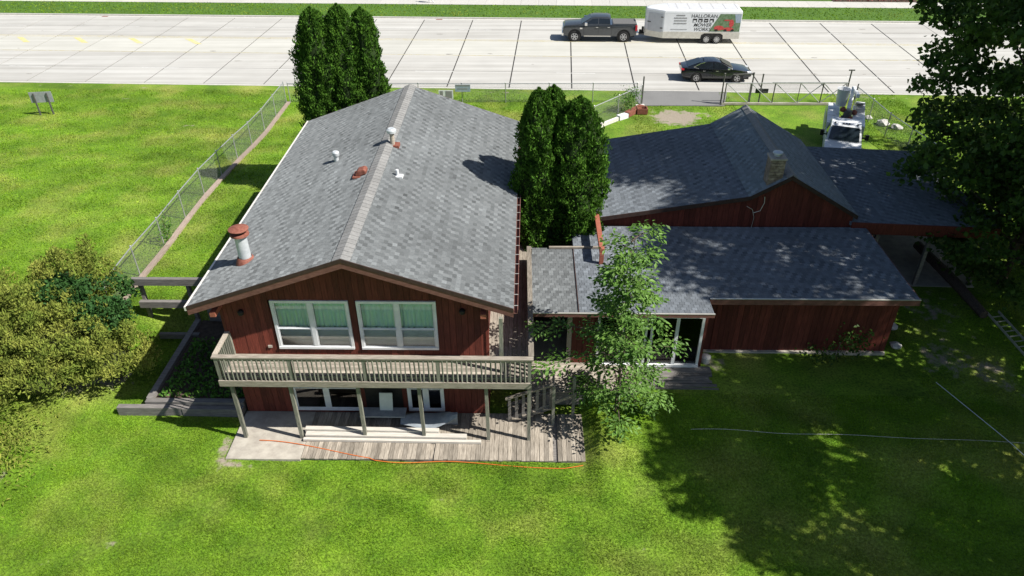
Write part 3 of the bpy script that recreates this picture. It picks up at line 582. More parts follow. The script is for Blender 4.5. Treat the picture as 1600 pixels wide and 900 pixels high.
def build_garage():
    g = thing('garage', 'dark red-brown gabled outbuilding with broad grey wing roofs', 'building', (10.3, 30, 0)); Y0, Y1 = 26.5, 34.15
    pr = [(2.5, 3.74), (8.85, 4.77), (10.35, 5.66), (13.3, 3.92)]
    rf = thing_part('roof', g)
    slope(rf, 2.5, 3.74, 8.85, 4.77, Y0, Y1, 'shingle_dark', name='left_wing_roof'); slope(rf, 8.8, 4.77, 10.35, 5.68, Y0-.02, Y1+.02, 'shingle_blue', name='gable_slope')
    slope(rf, 13.32, 3.94, 10.352, 5.68, Y0-.02, Y1+.02, 'shingle_blue', name='gable_slope'); slope(rf, 19.2, 3.36, 13.1, 3.62, Y0+.01, Y1, 'shingle_dark', name='right_wing_roof')
    MB().prism([(10.15, 5.6), (10.35, 5.73), (10.55, 5.6), (10.55, 5.57), (10.35, 5.69), (10.15, 5.57)], Y0-.03, Y1+.03).build('ridge_cap', 'ridge', rf)
    for (a, za), (b, zb) in zip(pr[:-1], pr[1:]):
        MB().hexa([(a, Y0-.06, za-.15), (b, Y0-.06, zb-.15), (b, Y0-.022, zb-.15), (a, Y0-.022, za-.15), (a, Y0-.06, za+.02), (b, Y0-.06, zb+.02), (b, Y0-.022, zb+.02), (a, Y0-.022, za+.02)]).build('rake_board', 'fascia_dark', rf)
    MB().hexa([(13.15, Y0-.06, 3.14), (19.2, Y0-.06, 2.9), (19.2, Y0, 2.9), (13.15, Y0, 3.14), (13.15, Y0-.06, 3.64), (19.2, Y0-.06, 3.38), (19.2, Y0, 3.38), (13.15, Y0, 3.64)]).build('carport_fascia', 'siding', rf)
    top = lambda x: float(np.interp(x, [p[0] for p in pr], [p[1] for p in pr]))-.16
    fw = thing_part('front_wall', g); boards(fw, 2.62, 13.2, Y0+.14, lambda x: 3.2, top, step=.22)
    MB().prism([(2.6, .1), (13.2, .1), (13.2, top(13.2)), (10.35, top(10.35)), (8.85, top(8.85)), (2.6, top(2.6))], Y0+.142, Y0+.2).box(2.6, 2.7, Y0+.21, Y1-.2, .1, 3.6).box(2.6, 13.2, Y1-.2, Y1-.1, .1, 3.5).box(13.1, 13.2, Y0+.21, Y1-.21, .1, 3.55).build('wall_backing', 'siding_flat', g)
    MB().box(13.3, 19, Y1-.4, Y1-.3, .1, 3.2).build('carport_back', 'siding_flat', g)
    for x in (14.4, 16.6, 18.9): piece('carport_post', 'grey_beam', g, x-.07, x+.07, Y0+.08, Y0+.22, .3, 3.0)
    MB().box(13.3, 19.1, Y0, Y1-.4, .2, .52).build('carport_slab', 'patio_concrete', g)
    ch = thing_part('chimney', g); cx, cy = 9.75, 26.95
    MB().box(cx-.22, cx+.22, cy-.22, cy+.22, 4.6, 6.22).build('core', 'soil', ch)
    for k in range(11):
        z = 4.9+k*.122
        for s in range(2):
            o = (k % 2)*.1
            for a, b in ((cx-.28, cx-.03+o), (cx-.02+o, cx+.28)):
                j = random.uniform(0, .02); 
                if s == 0: piece('brick', 'brick', ch, a, b, cy-.27-j, cy-.22, z, z+.112)
                else: piece('brick', 'brick', ch, a, b, cy+.22, cy+.27+j, z, z+.112)
        for xx in (-.27, .22):
            for yy in (-.219, .005): piece('brick', 'brick', ch, cx+xx, cx+xx+.05, cy+yy, cy+yy+.21, z, z+.112)
    MB().box(cx-.32, cx+.32, cy-.32, cy+.32, 6.245, 6.32).build('cap', 'patio_concrete', ch, bevel=.01); MB().lathe([(.13, 6.32), (.13, 6.42), (.2, 6.44), (.19, 6.48), (.05, 6.52)], (cx, cy, 0), 16).build('flue_cap', 'pipe_white', ch, smooth=True)
    MB().tube([(9.1, Y0-.1, 3.42), (9.12, Y0-.12, 3.9), (9.0, Y0-.12, 4.25), (8.75, Y0-.12, 4.4)], .012).tube([(9.05, Y0-.12, 4.1), (9.3, Y0-.16, 4.22), (9.42, Y0-.12, 4.55), (9.4, Y0-.08, 4.8)], .014).build('service_cable', 'alu', g)
build_garage()

# ------------------------------------------------------------------ fences
def chain_mesh(mb, p, q, z0, z1, sp=.085, t=.0022):
    p, q = Vector(p), Vector(q); d = (q-p); L = d.length; d.normalize(); hh = z1-z0; n = Vector((-d.y, d.x, 0))
    k = -hh
    while k < L:
        for s in (0, 1):
            a0, a1 = max(0, k), min(L, k+hh)
            if a1-a0 > .02:
                f0, f1 = (a0-k), (a1-k)
                if s: f0, f1 = hh-f0, hh-f1
                P = p+d*a0; Q = p+d*a1; P.z += z0+f0; Q.z += z0+f1; mb.add([P-n*t-Vector((0, 0, t)), P+n*t, Q+n*t, Q-n*t-Vector((0, 0, t)), P+Vector((0, 0, t*1.4)), Q+Vector((0, 0, t*1.4))], [(0, 1, 2, 3), (1, 4, 5, 2), (4, 0, 3, 5)])
        k += sp
def fence(name, label, pts, h, step, post_r=.03, mat='galv', sp=.09, base=False, top=True):
    f = thing(name, label, 'fence', (*pts[0], g1(*pts[0])))
    for a, b in zip(pts[:-1], pts[1:]):
        A, B = Vector((*a, 0)), Vector((*b, 0)); n = max(1, round((B-A).length/step)); P = [A+(B-A)*k/n for k in range(n+1)]
        for p in P: p.z = g1(p.x, p.y)
        for p in P: MB().tube([p-Vector((0, 0, .1)), p+Vector((0, 0, h+.06))], post_r, 7).lathe([(post_r*1.3, h+.05), (post_r*1.3, h+.075), (.005, h+.11)], p, 8).build('post', mat, f)
        for p, q in zip(P[:-1], P[1:]):
            if top: MB().tube([p+Vector((0, 0, h)), q+Vector((0, 0, h))], .026, 6).build('top_rail', mat, f)
            m = MB(); chain_mesh(m, p, q, .04, h, sp); m.build('wire_mesh', 'wire', f, recalc=False)
            if base:
                d = (q-p); piece_beam('base_board', 'pink_board', f, p+Vector((.16, 0, .05)), q+Vector((.16, 0, .05)), .24, .12)
    return f
fence('chain_link_fence', 'long galvanised chain-link fence with boards along its foot, left of house', [(-16.85, 24.0), (-16.95, 49.8)], 1.45, 2.6, base=True)
fence('chain_link_fence', 'low chain-link fence along the road behind the house', [(-16.7, 49.9), (7.5, 50.0)], 1.35, 2.95, sp=.11)
fence('chain_link_fence', 'short chain-link fence running diagonally beside the driveway mouth', [(4.2, 45.4), (7.75, 49.4)], 1.4, 2.4)
fence('chain_link_fence', 'chain-link fence beside the white utility truck', [(22.1, 48.9), (22.25, 43.9), (22.6, 38.6)], 1.5, 2.6)
def build_gate():
    g = thing('truss_gate', 'long sliding truss gate of grey steel tubes across the drive', 'gate', (13.35, 49.5, 0)); y = 49.5; z0, z1 = .18, 1.55
    def bar(nm, p, q, r=.028, m='galv'): MB().tube([p, q], r, 7).build(nm, m, g)
    bar('top_tube', (13.4, y, z1), (21.6, y, z1), .035); bar('top_tube', (16.5, y-.1, z1+.08), (21.6, y-.1, z1+.08)); MB().box(13.3, 21.7, y-.08, y+.08, .04, z0).build('track_beam', 'patio_concrete', g)
    xs = [13.45, 15.1, 16.75, 18.45, 20.0, 21.55]
    for i, x in enumerate(xs): bar('upright', (x, y, z0), (x, y, z1), .028 if i % 2 else .04, 'dark_steel')
    for i in range(5):
        a, b = xs[i], xs[i+1]; bar('brace', (a, y, z1), (b, y, z0)) 
        if i > 2: bar('brace', (a, y, z0), (b, y, z1))
    m = MB(); chain_mesh(m, (13.45, y+.04, 0), (18.4, y+.04, 0), z0, z1-.02, .1); m.build('wire_mesh', 'wire', g, recalc=False)
    for i, (x, zt) in enumerate(((13.3, 2.1), (15.25, 2.15), (15.9, 2.05), (21.75, 2.35))):
        p = thing('gate_post', ['slim steel post with cap at the left end of the truss gate', 'steel post carrying the horizontal arm over the truss gate', 'steel post holding the dark board behind the truss gate', 'tall tee-topped steel post at the right end of the truss gate'][i], 'post', (x, y+.22, 0), group='steel posts at the truss gate')
        MB().tube([(x, y+.22, 0), (x, y+.22, zt)], .05, 8).build('shaft', 'dark_steel', p); MB().lathe([(.07, zt), (.07, zt+.04), (.02, zt+.07)], (x, y+.22, 0), 8).build('cap', 'dark_steel', p)
        if i == 1: MB().tube([(x, y+.22, zt-.03), (13.9, y+.3, zt-.12)], .045, 8).build('arm', 'dark_steel', p)
        if i == 2: MB().box(x-.32, x+.55, y+.28, y+.33, .75, 1.05).build('dark_board', 'black', p)
        if i == 3: MB().box(x-.2, x+.2, y+.18, y+.26, zt-.02, zt+.05).build('tee', 'dark_steel', p)
    p = thing('fence_post', 'tall dark corner post where the fences meet the driveway', 'post', (7.85, 49.6, 0)); MB().tube([(7.85, 49.6, -.05), (7.85, 49.6, 1.95)], .05, 8).build('shaft', 'dark_steel', p); MB().lathe([(.06, 1.95), (.02, 2.0)], (7.85, 49.6, 0), 8).build('cap', 'dark_steel', p)
build_gate()
def build_signs():
    s = thing('lawn_sign', 'grey sign panel on two posts seen from behind on left lawn', 'sign', (-32.7, 47.5, 0), .15)
    for x in (-.42, .42): MB().box(x-.04, x+.04, -.04, .04, -.1, 1.5).build('post', 'dark_steel', s, local=True)
    MB().box(-.72, .72, .041, .07, .85, 1.58).build('panel', 'sign_back', s, bevel=.01, local=True)
    s = thing('fence_banner', 'pale blue banner tied to the road fence top', 'banner', (-4.6, 49.9, .8)); MB().box(-5.05, -4.0, 49.8, 49.815, .82, 1.33).build('sheet', 'print_blue', s); MB().box(-5.0, -4.05, 49.795, 49.799, 1.22, 1.3).box(-4.9, -4.2, 49.795, 49.799, 1.0, 1.06).build('print_band', 'print_grey', s)
    s = thing('yard_sign', 'small white and dark notice board low on the road fence', 'sign', (-6, 49.8, 0)); MB().box(-6.2, -5.2, 49.72, 49.75, .35, .95).build('board', 'white_paint', s); MB().box(-6.1, -5.9, 49.71, 49.718, .45, .9).box(-5.72, -5.28, 49.71, 49.718, .4, .9).build('print_block', 'print_grey', s)
    for x in (-6.1, -5.3): MB().box(x-.02, x+.02, 49.752, 49.78, -.05, .9).build('stake', 'dark_steel', s)
build_signs()

# ------------------------------------------------------------------ side yard: timbers and beams
def build_side():
    t = thing('timber_edging', 'grey railway-sleeper edging around the shaded planting bed', 'edging', (-12, 18.9, 0))
    piece('sleeper', 'grey_beam', t, -14.4, -12.1, 18.78, 18.98, -.05, .36); piece('sleeper', 'grey_beam', t, -12.08, -9.95, 18.76, 18.96, -.05, .34); piece('sleeper', 'grey_beam', t, -13.45, -9.95, 18.99, 19.2, -.05, .46); piece('sleeper', 'grey_beam', t, -13.5, -13.28, 19.21, 23.9, -.05, .45)
    b = MB().box(-13.27, -9.85, 19.21, 24.0, -.1, .3).build('planting_bed', 'soil'); tag(b, kind='structure')
    r = thing('retaining_beams', 'heavy grey timber guard rails and retaining beams beside the house', 'retaining wall', (-13, 23.8, .3))
    piece('beam', 'grey_beam', r, -15.55, -10.2, 23.78, 23.95, 2.15, 2.45); piece('beam', 'grey_beam', r, -15.5, -13.3, 23.74, 23.92, 1.1, 1.38); piece('beam', 'grey_beam', r, -12.95, -9.9, 23.95, 24.15, .3, 1.0)
    piece('beam', 'grey_beam', r, -14.6, -13.0, 22.9, 23.05, .2, .42)
    for p, q in (((-15.35, 24.0, .3), (-15.35, 24.0, 2.3)), ((-13.45, 24.0, .0), (-13.45, 24.0, 2.3))): piece_beam('post', 'grey_beam', r, p, q, .13, .15)
    # leafy ground cover in the bed
    n = 1500; x = rng.uniform(-13.1, -10.0, n); y = rng.uniform(19.3, 22.6, n); leaf_cloud('hosta_leaves', np.stack([x, y, .32+rng.uniform(0, .35, n)*(1-.5*np.abs(np.sin(x*3)))], 1), .15, 'hosta', None, up=.8, label=('low broad-leaved plants filling the shaded timber bed', 'plants'))

# ------------------------------------------------------------------ foliage
def leaf_cloud(name, P, size, mat, parent, up=.3, out=None, long=1.5, label=None, kind='stuff', jitter=.35):
    n = len(P); d = rng.normal(0, 1, (n, 3)); 
    if out is not None: d = d*.75+out*1.0
    d[:, 2] += up; d /= np.linalg.norm(d, axis=1)[:, None]; s = rng.normal(0, 1, (n, 3)); s -= (s*d).sum(1)[:, None]*d; s /= np.linalg.norm(s, axis=1)[:, None]
    nn = np.cross(d, s); L = (size*rng.uniform(1-jitter, 1+jitter, n))[:, None] if np.isscalar(size) else (size*rng.uniform(1-jitter, 1+jitter, n))[:, None]; Wd = L/long
    V = np.stack([P-d*L*.5, P+s*Wd*.5+nn*L*.06, P+d*L*.5-nn*L*.1, P-s*Wd*.5+nn*L*.06], 1).reshape(-1, 3); F = np.arange(4*n).reshape(-1, 4)
    o = npmesh(name, V, F, mat, parent, kind=kind)
    if label: tag(o, label[0], label[1])
    return o
def arborvitae(x, y, h, r, label, seed):
    global rng; rng = np.random.default_rng(seed)
    t = thing('arborvitae', label, 'tree', (x, y, g1(x, y)), group='columnar arborvitae beside the house')
    MB().tube([(x, y, -.1), (x, y, h*.55)], [.13, .05], 8).build('trunk', 'bark', t)
    prof = lambda z: r*np.clip(np.minimum(1.0*(z/h/.06+.25), 1.)*np.sqrt(np.clip(1-((np.clip(z/h, .35, 1)-.35)/.65)**3.2, 0, 1)), .02, 1)
    ph = rng.uniform(0, 6.28, 6)
    lump = lambda a, z: 1+.05*np.sin(z*17+a*7)+.12*np.sin(3*a+ph[0]+z*1.1)+.12*np.sin(5*a-z*2.3+ph[1])+.08*np.sin(9*a+z*5+ph[2])+.05*np.sin(z*7+a*2+ph[3])
    zz = np.linspace(.15, h*.985, 26); aa = np.linspace(0, 2*np.pi, 18, endpoint=False); A, Z = np.meshgrid(aa, zz); rr = prof(Z)*lump(A, Z)*.80
    V = np.stack([x+rr*np.cos(A), y+rr*np.sin(A), Z], 2).reshape(-1, 3); i, j = np.meshgrid(np.arange(18), np.arange(25)); F = np.stack([j*18+i, j*18+(i+1) % 18, (j+1)*18+(i+1) % 18, (j+1)*18+i], 2).reshape(-1, 4)
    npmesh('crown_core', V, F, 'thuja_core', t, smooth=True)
    n = int(3300*h*r); u = rng.uniform(0, 1, n*2); z = h*u; keep = rng.uniform(0, r, n*2) < prof(z)+.12; z = z[keep][:n]; a = rng.uniform(0, 2*np.pi, len(z))
    # cluster into sprays
    nc = int(420*h*r/4); ca = rng.uniform(0, 6.28, nc); cz = rng.uniform(0, h, nc)
    k = rng.integers(0, nc, len(z)); a = ca[k]+rng.normal(0, .085, len(z)); z = np.clip(cz[k]+rng.normal(0, .19, len(z)), .05, h*1.005)
    q = prof(z)*lump(a, z)*(.84+.16*rng.uniform(0, 1, len(z))+.09*np.sin(k*1.7)); P = np.stack([x+q*np.cos(a), y+q*np.sin(a), z], 1); out = np.stack([np.cos(a), np.sin(a), 0*a], 1)*.5
    leaf_cloud('crown', P, .14, 'thuja', t, up=1.3, out=out, long=2.4, jitter=.5)
for i, a in enumerate([(-10.15, 35.3, 9.85, 1.1, 'leftmost arborvitae behind the house rear left corner'), (-9.0, 35.7, 9.9, 1.08, 'middle arborvitae behind the house rear left corner'), (-7.95, 35.9, 9.7, .92, 'rightmost of three arborvitae behind the house rear, nearest the ridge'), (.38, 26.5, 9.1, .85, 'slim left arborvitae close to the house gutter'), (.98, 27.5, 8.85, .9, 'rear arborvitae between house and garage'), (1.95, 26.75, 8.7, 1.12, 'broad arborvitae against the garage roof edge')]): arborvitae(*a, seed=20+i)

def blob_foliage(name, mat, parent, clumps, per, size, up=.5, long=1.7, shell=.45):
    Ps = []; Os = []
    for cx, cy, cz, rx, ry, rz in clumps:
        n = int(per*rx*ry*1.0*(rz/rx)**.5)+10; d = rng.normal(0, 1, (n, 3)); d[:, 2] = np.abs(d[:, 2])*np.where(rng.uniform(0, 1, n) < .8, 1, -1); d /= np.linalg.norm(d, axis=1)[:, None]
        q = (1-shell*rng.uniform(0, 1, n)**2)[:, None]; P = np.array([cx, cy, cz])+d*q*np.array([rx, ry, rz]); Ps.append(P); Os.append(d*.6)
    P = np.concatenate(Ps); O = np.concatenate(Os); k = P[:, 2] > gz(P[:, 0], P[:, 1])-.02
    return leaf_cloud(name, P[k], size, mat, parent, up=up, out=O[k], long=long)
def juniper():
    global rng; rng = np.random.default_rng(5)
    t = thing('juniper', 'large spreading yellow-green juniper beside left lawn', 'shrub', (-17.3, 20.6, .3))
    big = [(-17.2, 21.3, 1.2, 2.6, 2.0, 1.5), (-15.2, 20.6, .9, 1.6, 1.5, 1.3), (-19.3, 21.6, 1.2, 2.2, 2.2, 1.7), (-18.0, 24.2, 1.6, 1.6, 1.4, 2.1), (-19.8, 18.9, .7, 1.6, 1.5, 1.2), (-17.4, 19.6, .9, 1.7, 1.2, 1.1), (-21.5, 22.5, 1.2, 2, 2.2, 1.8)]
    core = MB(); V = []
    for cx, cy, cz, rx, ry, rz in big:
        pr = [(max(.02, math.cos(a)*.46), math.sin(a)*.46) for a in [R(-60+15*k) for k in range(11)]]
        b = MB().lathe(pr, (0, 0, 0), 12); core.add([(cx+p[0]*rx, cy+p[1]*ry, cz+p[2]*rz) for p in b.v], b.f)
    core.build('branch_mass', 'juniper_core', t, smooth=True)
    cl = []
    for cx, cy, cz, rx, ry, rz in big:
        m = int(46*rx*ry/2.5)
        for _ in range(m):
            d = rng.normal(0, 1, 3); d[2] = abs(d[2])*.9-.15; d /= np.linalg.norm(d); s = rng.uniform(.2, .42); q = rng.uniform(.68, 1.08); cl.append((cx+d[0]*rx*q, cy+d[1]*ry*q, cz+d[2]*rz*q, s, s, s*1.35))
    for cx, cy, cz, rx, ry, rz in big:
        for _ in range(int(20*rx*ry/2.5)): d = rng.normal(0, 1, 3); d[2] = abs(d[2]); d /= np.linalg.norm(d); q = rng.uniform(.45, .7); cl.append((cx+d[0]*rx*q, cy+d[1]*ry*q, cz+d[2]*rz*q, .34, .34, .3))
    blob_foliage('crown', 'juniper', t, cl, 950, .135, up=1.0, long=2.4, shell=.85)
    for cx, cy, cz, rx, ry, rz in big[:4]: MB().tube([(cx, cy, 0), (cx+.2, cy-.1, cz*.6), (cx, cy+.2, cz+rz*.5)], [.1, .07, .03], 6).build('trunk', 'bark', t)
    s = thing('dark_shrub', 'dark green leafy shrub growing up through the juniper', 'shrub', (-16.5, 23.0, .4)); cl = []
    for cx, cy, cz, r_ in ((-16.3, 22.9, 2.0, 1.0), (-15.8, 22.0, 1.75, .8), (-18.1, 23.2, 2.2, .6)):
        for _ in range(26):
            d = rng.normal(0, 1, 3); d[2] = abs(d[2])*.8; d /= np.linalg.norm(d); cl.append((cx+d[0]*r_, cy+d[1]*r_, cz+d[2]*r_*.9, .34, .34, .3))
    blob_foliage('crown', 'shrub', s, cl, 420, .14, up=.2, long=1.5, shell=.8); MB().tube([(-16.4, 22.8, .4), (-16.3, 22.9, 2)], .06, 6).tube([(-18.1, 23.2, .4), (-18.1, 23.2, 2)], .05, 6).build('trunk', 'bark', s)
    w = thing('weed_patch', 'pale straggly weeds at the foot of juniper by the left edge', 'weeds', (-17.6, 16.6, 0)); P = np.stack([rng.normal(-17.9, .8, 2600), rng.normal(16.9, 1.1, 2600), np.abs(rng.normal(0, .22, 2600))], 1); leaf_cloud('stems', P, .15, 'juniper', w, up=1.2, long=3)
juniper(); build_side()

def branch_tree(name, label, cat, x, y, h, r, zc0, leafmat, nlimb, nclump, per, leaf, seed, trunk=.22, group=None, csize=.75, shell=.9, zpow=1., lean=(0, 0), trunk_h=.75):
    global rng; rng = np.random.default_rng(seed)
    z0 = g1(x, y); t = thing(name, label, cat, (x, y, z0), group=group)
    MB().tube([(x, y, z0-.1), (x+.1+lean[0]*.3, y+lean[1]*.3, z0+h*.3), (x+lean[0]*.7, y-.1+lean[1]*.7, z0+h*.55), (x+lean[0], y+lean[1], z0+h*trunk_h)], [trunk*1.25, trunk*.85, trunk*.55, trunk*.2], 10).build('trunk', 'bark', t, smooth=True)
    cl = []; limbs = MB()
    for i in range(nclump):
        a = rng.uniform(0, 6.28); zz = zc0+(h-zc0)*rng.uniform(0, 1)**zpow; f = (zz-zc0)/(h-zc0); rad = r*math.sqrt(max(.04, 1-(abs(f-.38)/.64)**2.2)); q = rad*math.sqrt(rng.uniform(.08, 1)); s = csize*rng.uniform(.7, 1.3); cl.append((x+lean[0]*f+q*math.cos(a), y+lean[1]*f+q*math.sin(a), z0+zz, s, s, s*.55))
    for c in cl[::max(1, len(cl)//nlimb)]:
        zb = z0+max(h*.15, (c[2]-z0)*.6); f = min(1, (zb-z0)/(h*.75)); p = Vector((x+lean[0]*f, y+lean[1]*f, zb)); q = Vector(c[:3]); m = (p+q)/2+Vector((0, 0, -.15*r*.3)); limbs.tube([p, m, q], [trunk*.33, trunk*.2, trunk*.05], 5)
    limbs.build('limbs', 'bark', t, smooth=True); blob_foliage('crown', leafmat, t, cl, per, leaf, up=-.1, long=1.25, shell=shell)
    return t
branch_tree('maple_tree', 'big dense maple overhanging the right end of the garage roof', 'tree', 22.2, 29.0, 24.5, 6.9, 1.8, 'maple', 70, 520, 215, .24, 41, trunk=.36, csize=1.0)
branch_tree('shade_tree', 'tall tree right of the low wing, casting shade on its roof', 'tree', 24.0, 20.3, 22.5, 6.4, 5, 'maple', 50, 260, 170, .27, 42, trunk=.36, csize=1.0, group='shade trees at the right boundary')
branch_tree('shade_tree', 'nearest tree on the right, shading the lower right lawn', 'tree', 21.4, 13.4, 17, 6.0, 4.5, 'maple', 40, 270, 180, .27, 43, trunk=.3, csize=.95, group='shade trees at the right boundary')
branch_tree('shade_tree', 'tree behind the utility truck fence, shading the truck', 'tree', 30.2, 37.5, 18, 4.8, 4, 'maple', 30, 95, 140, .28, 45, trunk=.3, csize=1.0, group='shade trees at the right boundary')
branch_tree('understory_tree', 'dark low tree under the big maple near the carport', 'tree', 20.2, 26.6, 7.0, 3.6, .8, 'maple', 24, 150, 230, .2, 44, trunk=.14, csize=.75)

def young_tree():
    global rng; rng = np.random.default_rng(77); x, y = 3.05, 18.7; z0 = g1(x, y)
    t = thing('young_tree', 'slender young leafy tree in front of the wing doors', 'tree', (x, y, z0))
    tr = [(x, y, z0-.1), (x+.05, y, 2), (x-.03, y+.02, 4), (x+.05, y, 6), (x+.1, y, 7.4)]; MB().tube(tr, [.07, .06, .045, .028, .01], 8).build('trunk', 'bark', t, smooth=True)
    br = MB(); P = []; D = []
    for k in range(38):
        z = .7+6.6*(k+.5)/38+rng.uniform(-.1, .1); a = k*2.4+rng.uniform(-.4, .4); f = z/7.4
        L = {0: 1.25, 1: 1.35, 2: 1.1, 3: .75, 4: .85, 5: .55, 6: .7}[min(6, int(z))]*rng.uniform(.65, 1.15)
        if 2.4 < z < 3.7 and k % 4 == 0: a = math.pi+rng.uniform(-.3, .3); L = 2.5
        if 3.0 < z < 4.0 and k % 6 == 1: a = rng.uniform(-.4, .3); L = 1.7
        p = Vector((x, y, z)); pts = [p]; d = Vector((math.cos(a), math.sin(a), .35)); n = 5
        for i in range(n): p = p+d*(L/n); pts.append(p.copy()); d.z -= .12+.05*rng.uniform()
        br.tube(pts, [.026*(1-.8*i/n)+.005 for i in range(n+1)], 5)
        for i in range(1, n+1):
            for s in range(int((1, 2, 2, 4, 7, 8)[i])):
                q = pts[i]+Vector(rng.normal(0, .10, 3)); b = a+rng.uniform(-1.5, 1.5); e = Vector((math.cos(b), math.sin(b), rng.uniform(-.35, .25)))
                for m in range(7):  # compound leaf
                    c = q+e*(.05+.075*m); sd = 1 if m % 2 else -1; P.append(tuple(c+Vector((-e.y, e.x, 0))*sd*.04)); D.append((e.x*.6-e.y*sd*.7, e.y*.6+e.x*sd*.7, -.15))
    br.build('branches', 'bark', t, smooth=True)
    P = np.array(P); D = np.array(D); n = len(P); D = D+rng.normal(0, .2, (n, 3)); D /= np.linalg.norm(D, axis=1)[:, None]; upv = np.array([0, 0, 1.])+rng.normal(0, .35, (n, 3)); s = np.cross(D, upv); s /= np.linalg.norm(s, axis=1)[:, None]
    L = rng.uniform(.11, .23, n)[:, None]; Wd = L*.48; nn = np.cross(s, D); V = np.stack([P, P+D*L*.5+s*Wd*.5+nn*.008, P+D*L-nn*.015, P+D*L*.5-s*Wd*.5+nn*.008], 1).reshape(-1, 3)
    npmesh('leaves', V, np.arange(4*n).reshape(-1, 4), 'young_leaf', t, kind='stuff')
    # small sapling against the dark wall
    v = thing('wall_sapling', 'small leafy sapling against the dark wing wall', 'plant', (11.6, 21.6, .5)); MB().tube([(11.6, 21.6, .4), (11.5, 21.5, 1.4)], .02, 5).build('stem', 'bark', v)
    P = np.concatenate([rng.normal((11.9, 21.4, 1.5), (.35, .2, .25), (220, 3)), rng.normal((11.0, 21.4, .9), (.4, .2, .15), (160, 3))]); leaf_cloud('leaves', P, .14, 'maple', v, up=-.1)
    v = thing('fence_vine', 'wild green vine climbing the driveway fence', 'plant', (6.9, 48.4, 0)); P = np.concatenate([rng.normal((6.6, 48.2, .7), (.35, .35, .35), (500, 3)), rng.normal((7.0, 48.5, 1.2), (.3, .3, .2), (200, 3))]); P[:, 2] = np.abs(P[:, 2]); leaf_cloud('leaves', P, .12, 'hosta', v, up=.5); MB().tube([(6.8, 48.3, 0), (6.7, 48.3, 1.2)], .015, 5).build('stem', 'bark', v)
    v = thing('fence_vine', 'thin vine hanging on the long left fence', 'plant', (-16.8, 29.5, .7)); P = rng.normal((-16.85, 29.6, 1.2), (.06, .35, .45), (260, 3)); leaf_cloud('leaves', P, .11, 'hosta', v, up=.3); MB().tube([(-16.8, 29.5, .6), (-16.85, 29.6, 1.9)], .012, 5).build('stem', 'bark', v)
young_tree()

# ------------------------------------------------------------------ vehicles (local x forward, y left, z up)
def wheel(parent, x, y, r, w, spokes=6):
    side = 1 if y > 0 else -1; wh = thing_part('wheel', parent); wh.location = (x, y, r)
    n = 28; MB().lathe([(r*.62, -w/2), (r*.93, -w/2), (r, -w*.32), (r, w*.32), (r*.93, w/2), (r*.62, w/2)], (0, 0, 0), n, 'y').build('tyre', 'rubber', wh, smooth=True, local=True)
    m = MB(); yo = side*w*.42; m.lathe([(r*.64, yo-.02*side), (r*.64, yo+.03*side), (r*.56, yo+.03*side), (r*.54, yo-.01*side)], (0, 0, 0), n, 'y'); m.lathe([(r*.16, yo), (r*.14, yo+.03*side)], (0, 0, 0), 10, 'y')
    for k in range(spokes):
        a = 2*math.pi*k/spokes; m.beam((r*.1*math.cos(a), yo+.012*side, r*.1*math.sin(a)), (r*.6*math.cos(a), yo+.012*side, r*.6*math.sin(a)), .03, r*.17, up=(0, 1, 0)) if False else m.beam((r*.1*math.cos(a), yo+.012*side, r*.1*math.sin(a)), (r*.6*math.cos(a), yo+.012*side, r*.6*math.sin(a)), r*.18, .03, up=(0, 1, 0))
    m.build('rim', 'rim', wh, local=True); MB().lathe([(r*.6, yo-.05*side), (r*.6, yo-.04*side)], (0, 0, 0), n, 'y').build('brake_disc', 'black', wh, local=True)
def arch(cx, r, zb, n=9): return [(cx+r*math.cos(t), max(zb, zb+r*math.sin(t))) for t in [math.pi*k/(n-1) for k in range(n)]]
def taper_body(poly, hw):
    n = len(poly); m = MB(); m.add([(x, -hw(x, z), z) for x, z in poly]+[(x, hw(x, z), z) for x, z in poly], [tuple(range(n)), tuple(range(2*n-1, n-1, -1))]+[(i, i+n, (i+1) % n+n, (i+1) % n) for i in range(n)]); return m
class side_pane:
    def __init__(s, poly, hw, off=.012): s.a = (poly, hw, off)
    def build(s, name, mat, parent, local=True):
        poly, hw, off = s.a
        for k in (-1, 1): MB().add([(x, k*(hw(x, z)+off), z) for x, z in poly], [tuple(range(len(poly)))]).build(name, mat, parent, local=True)
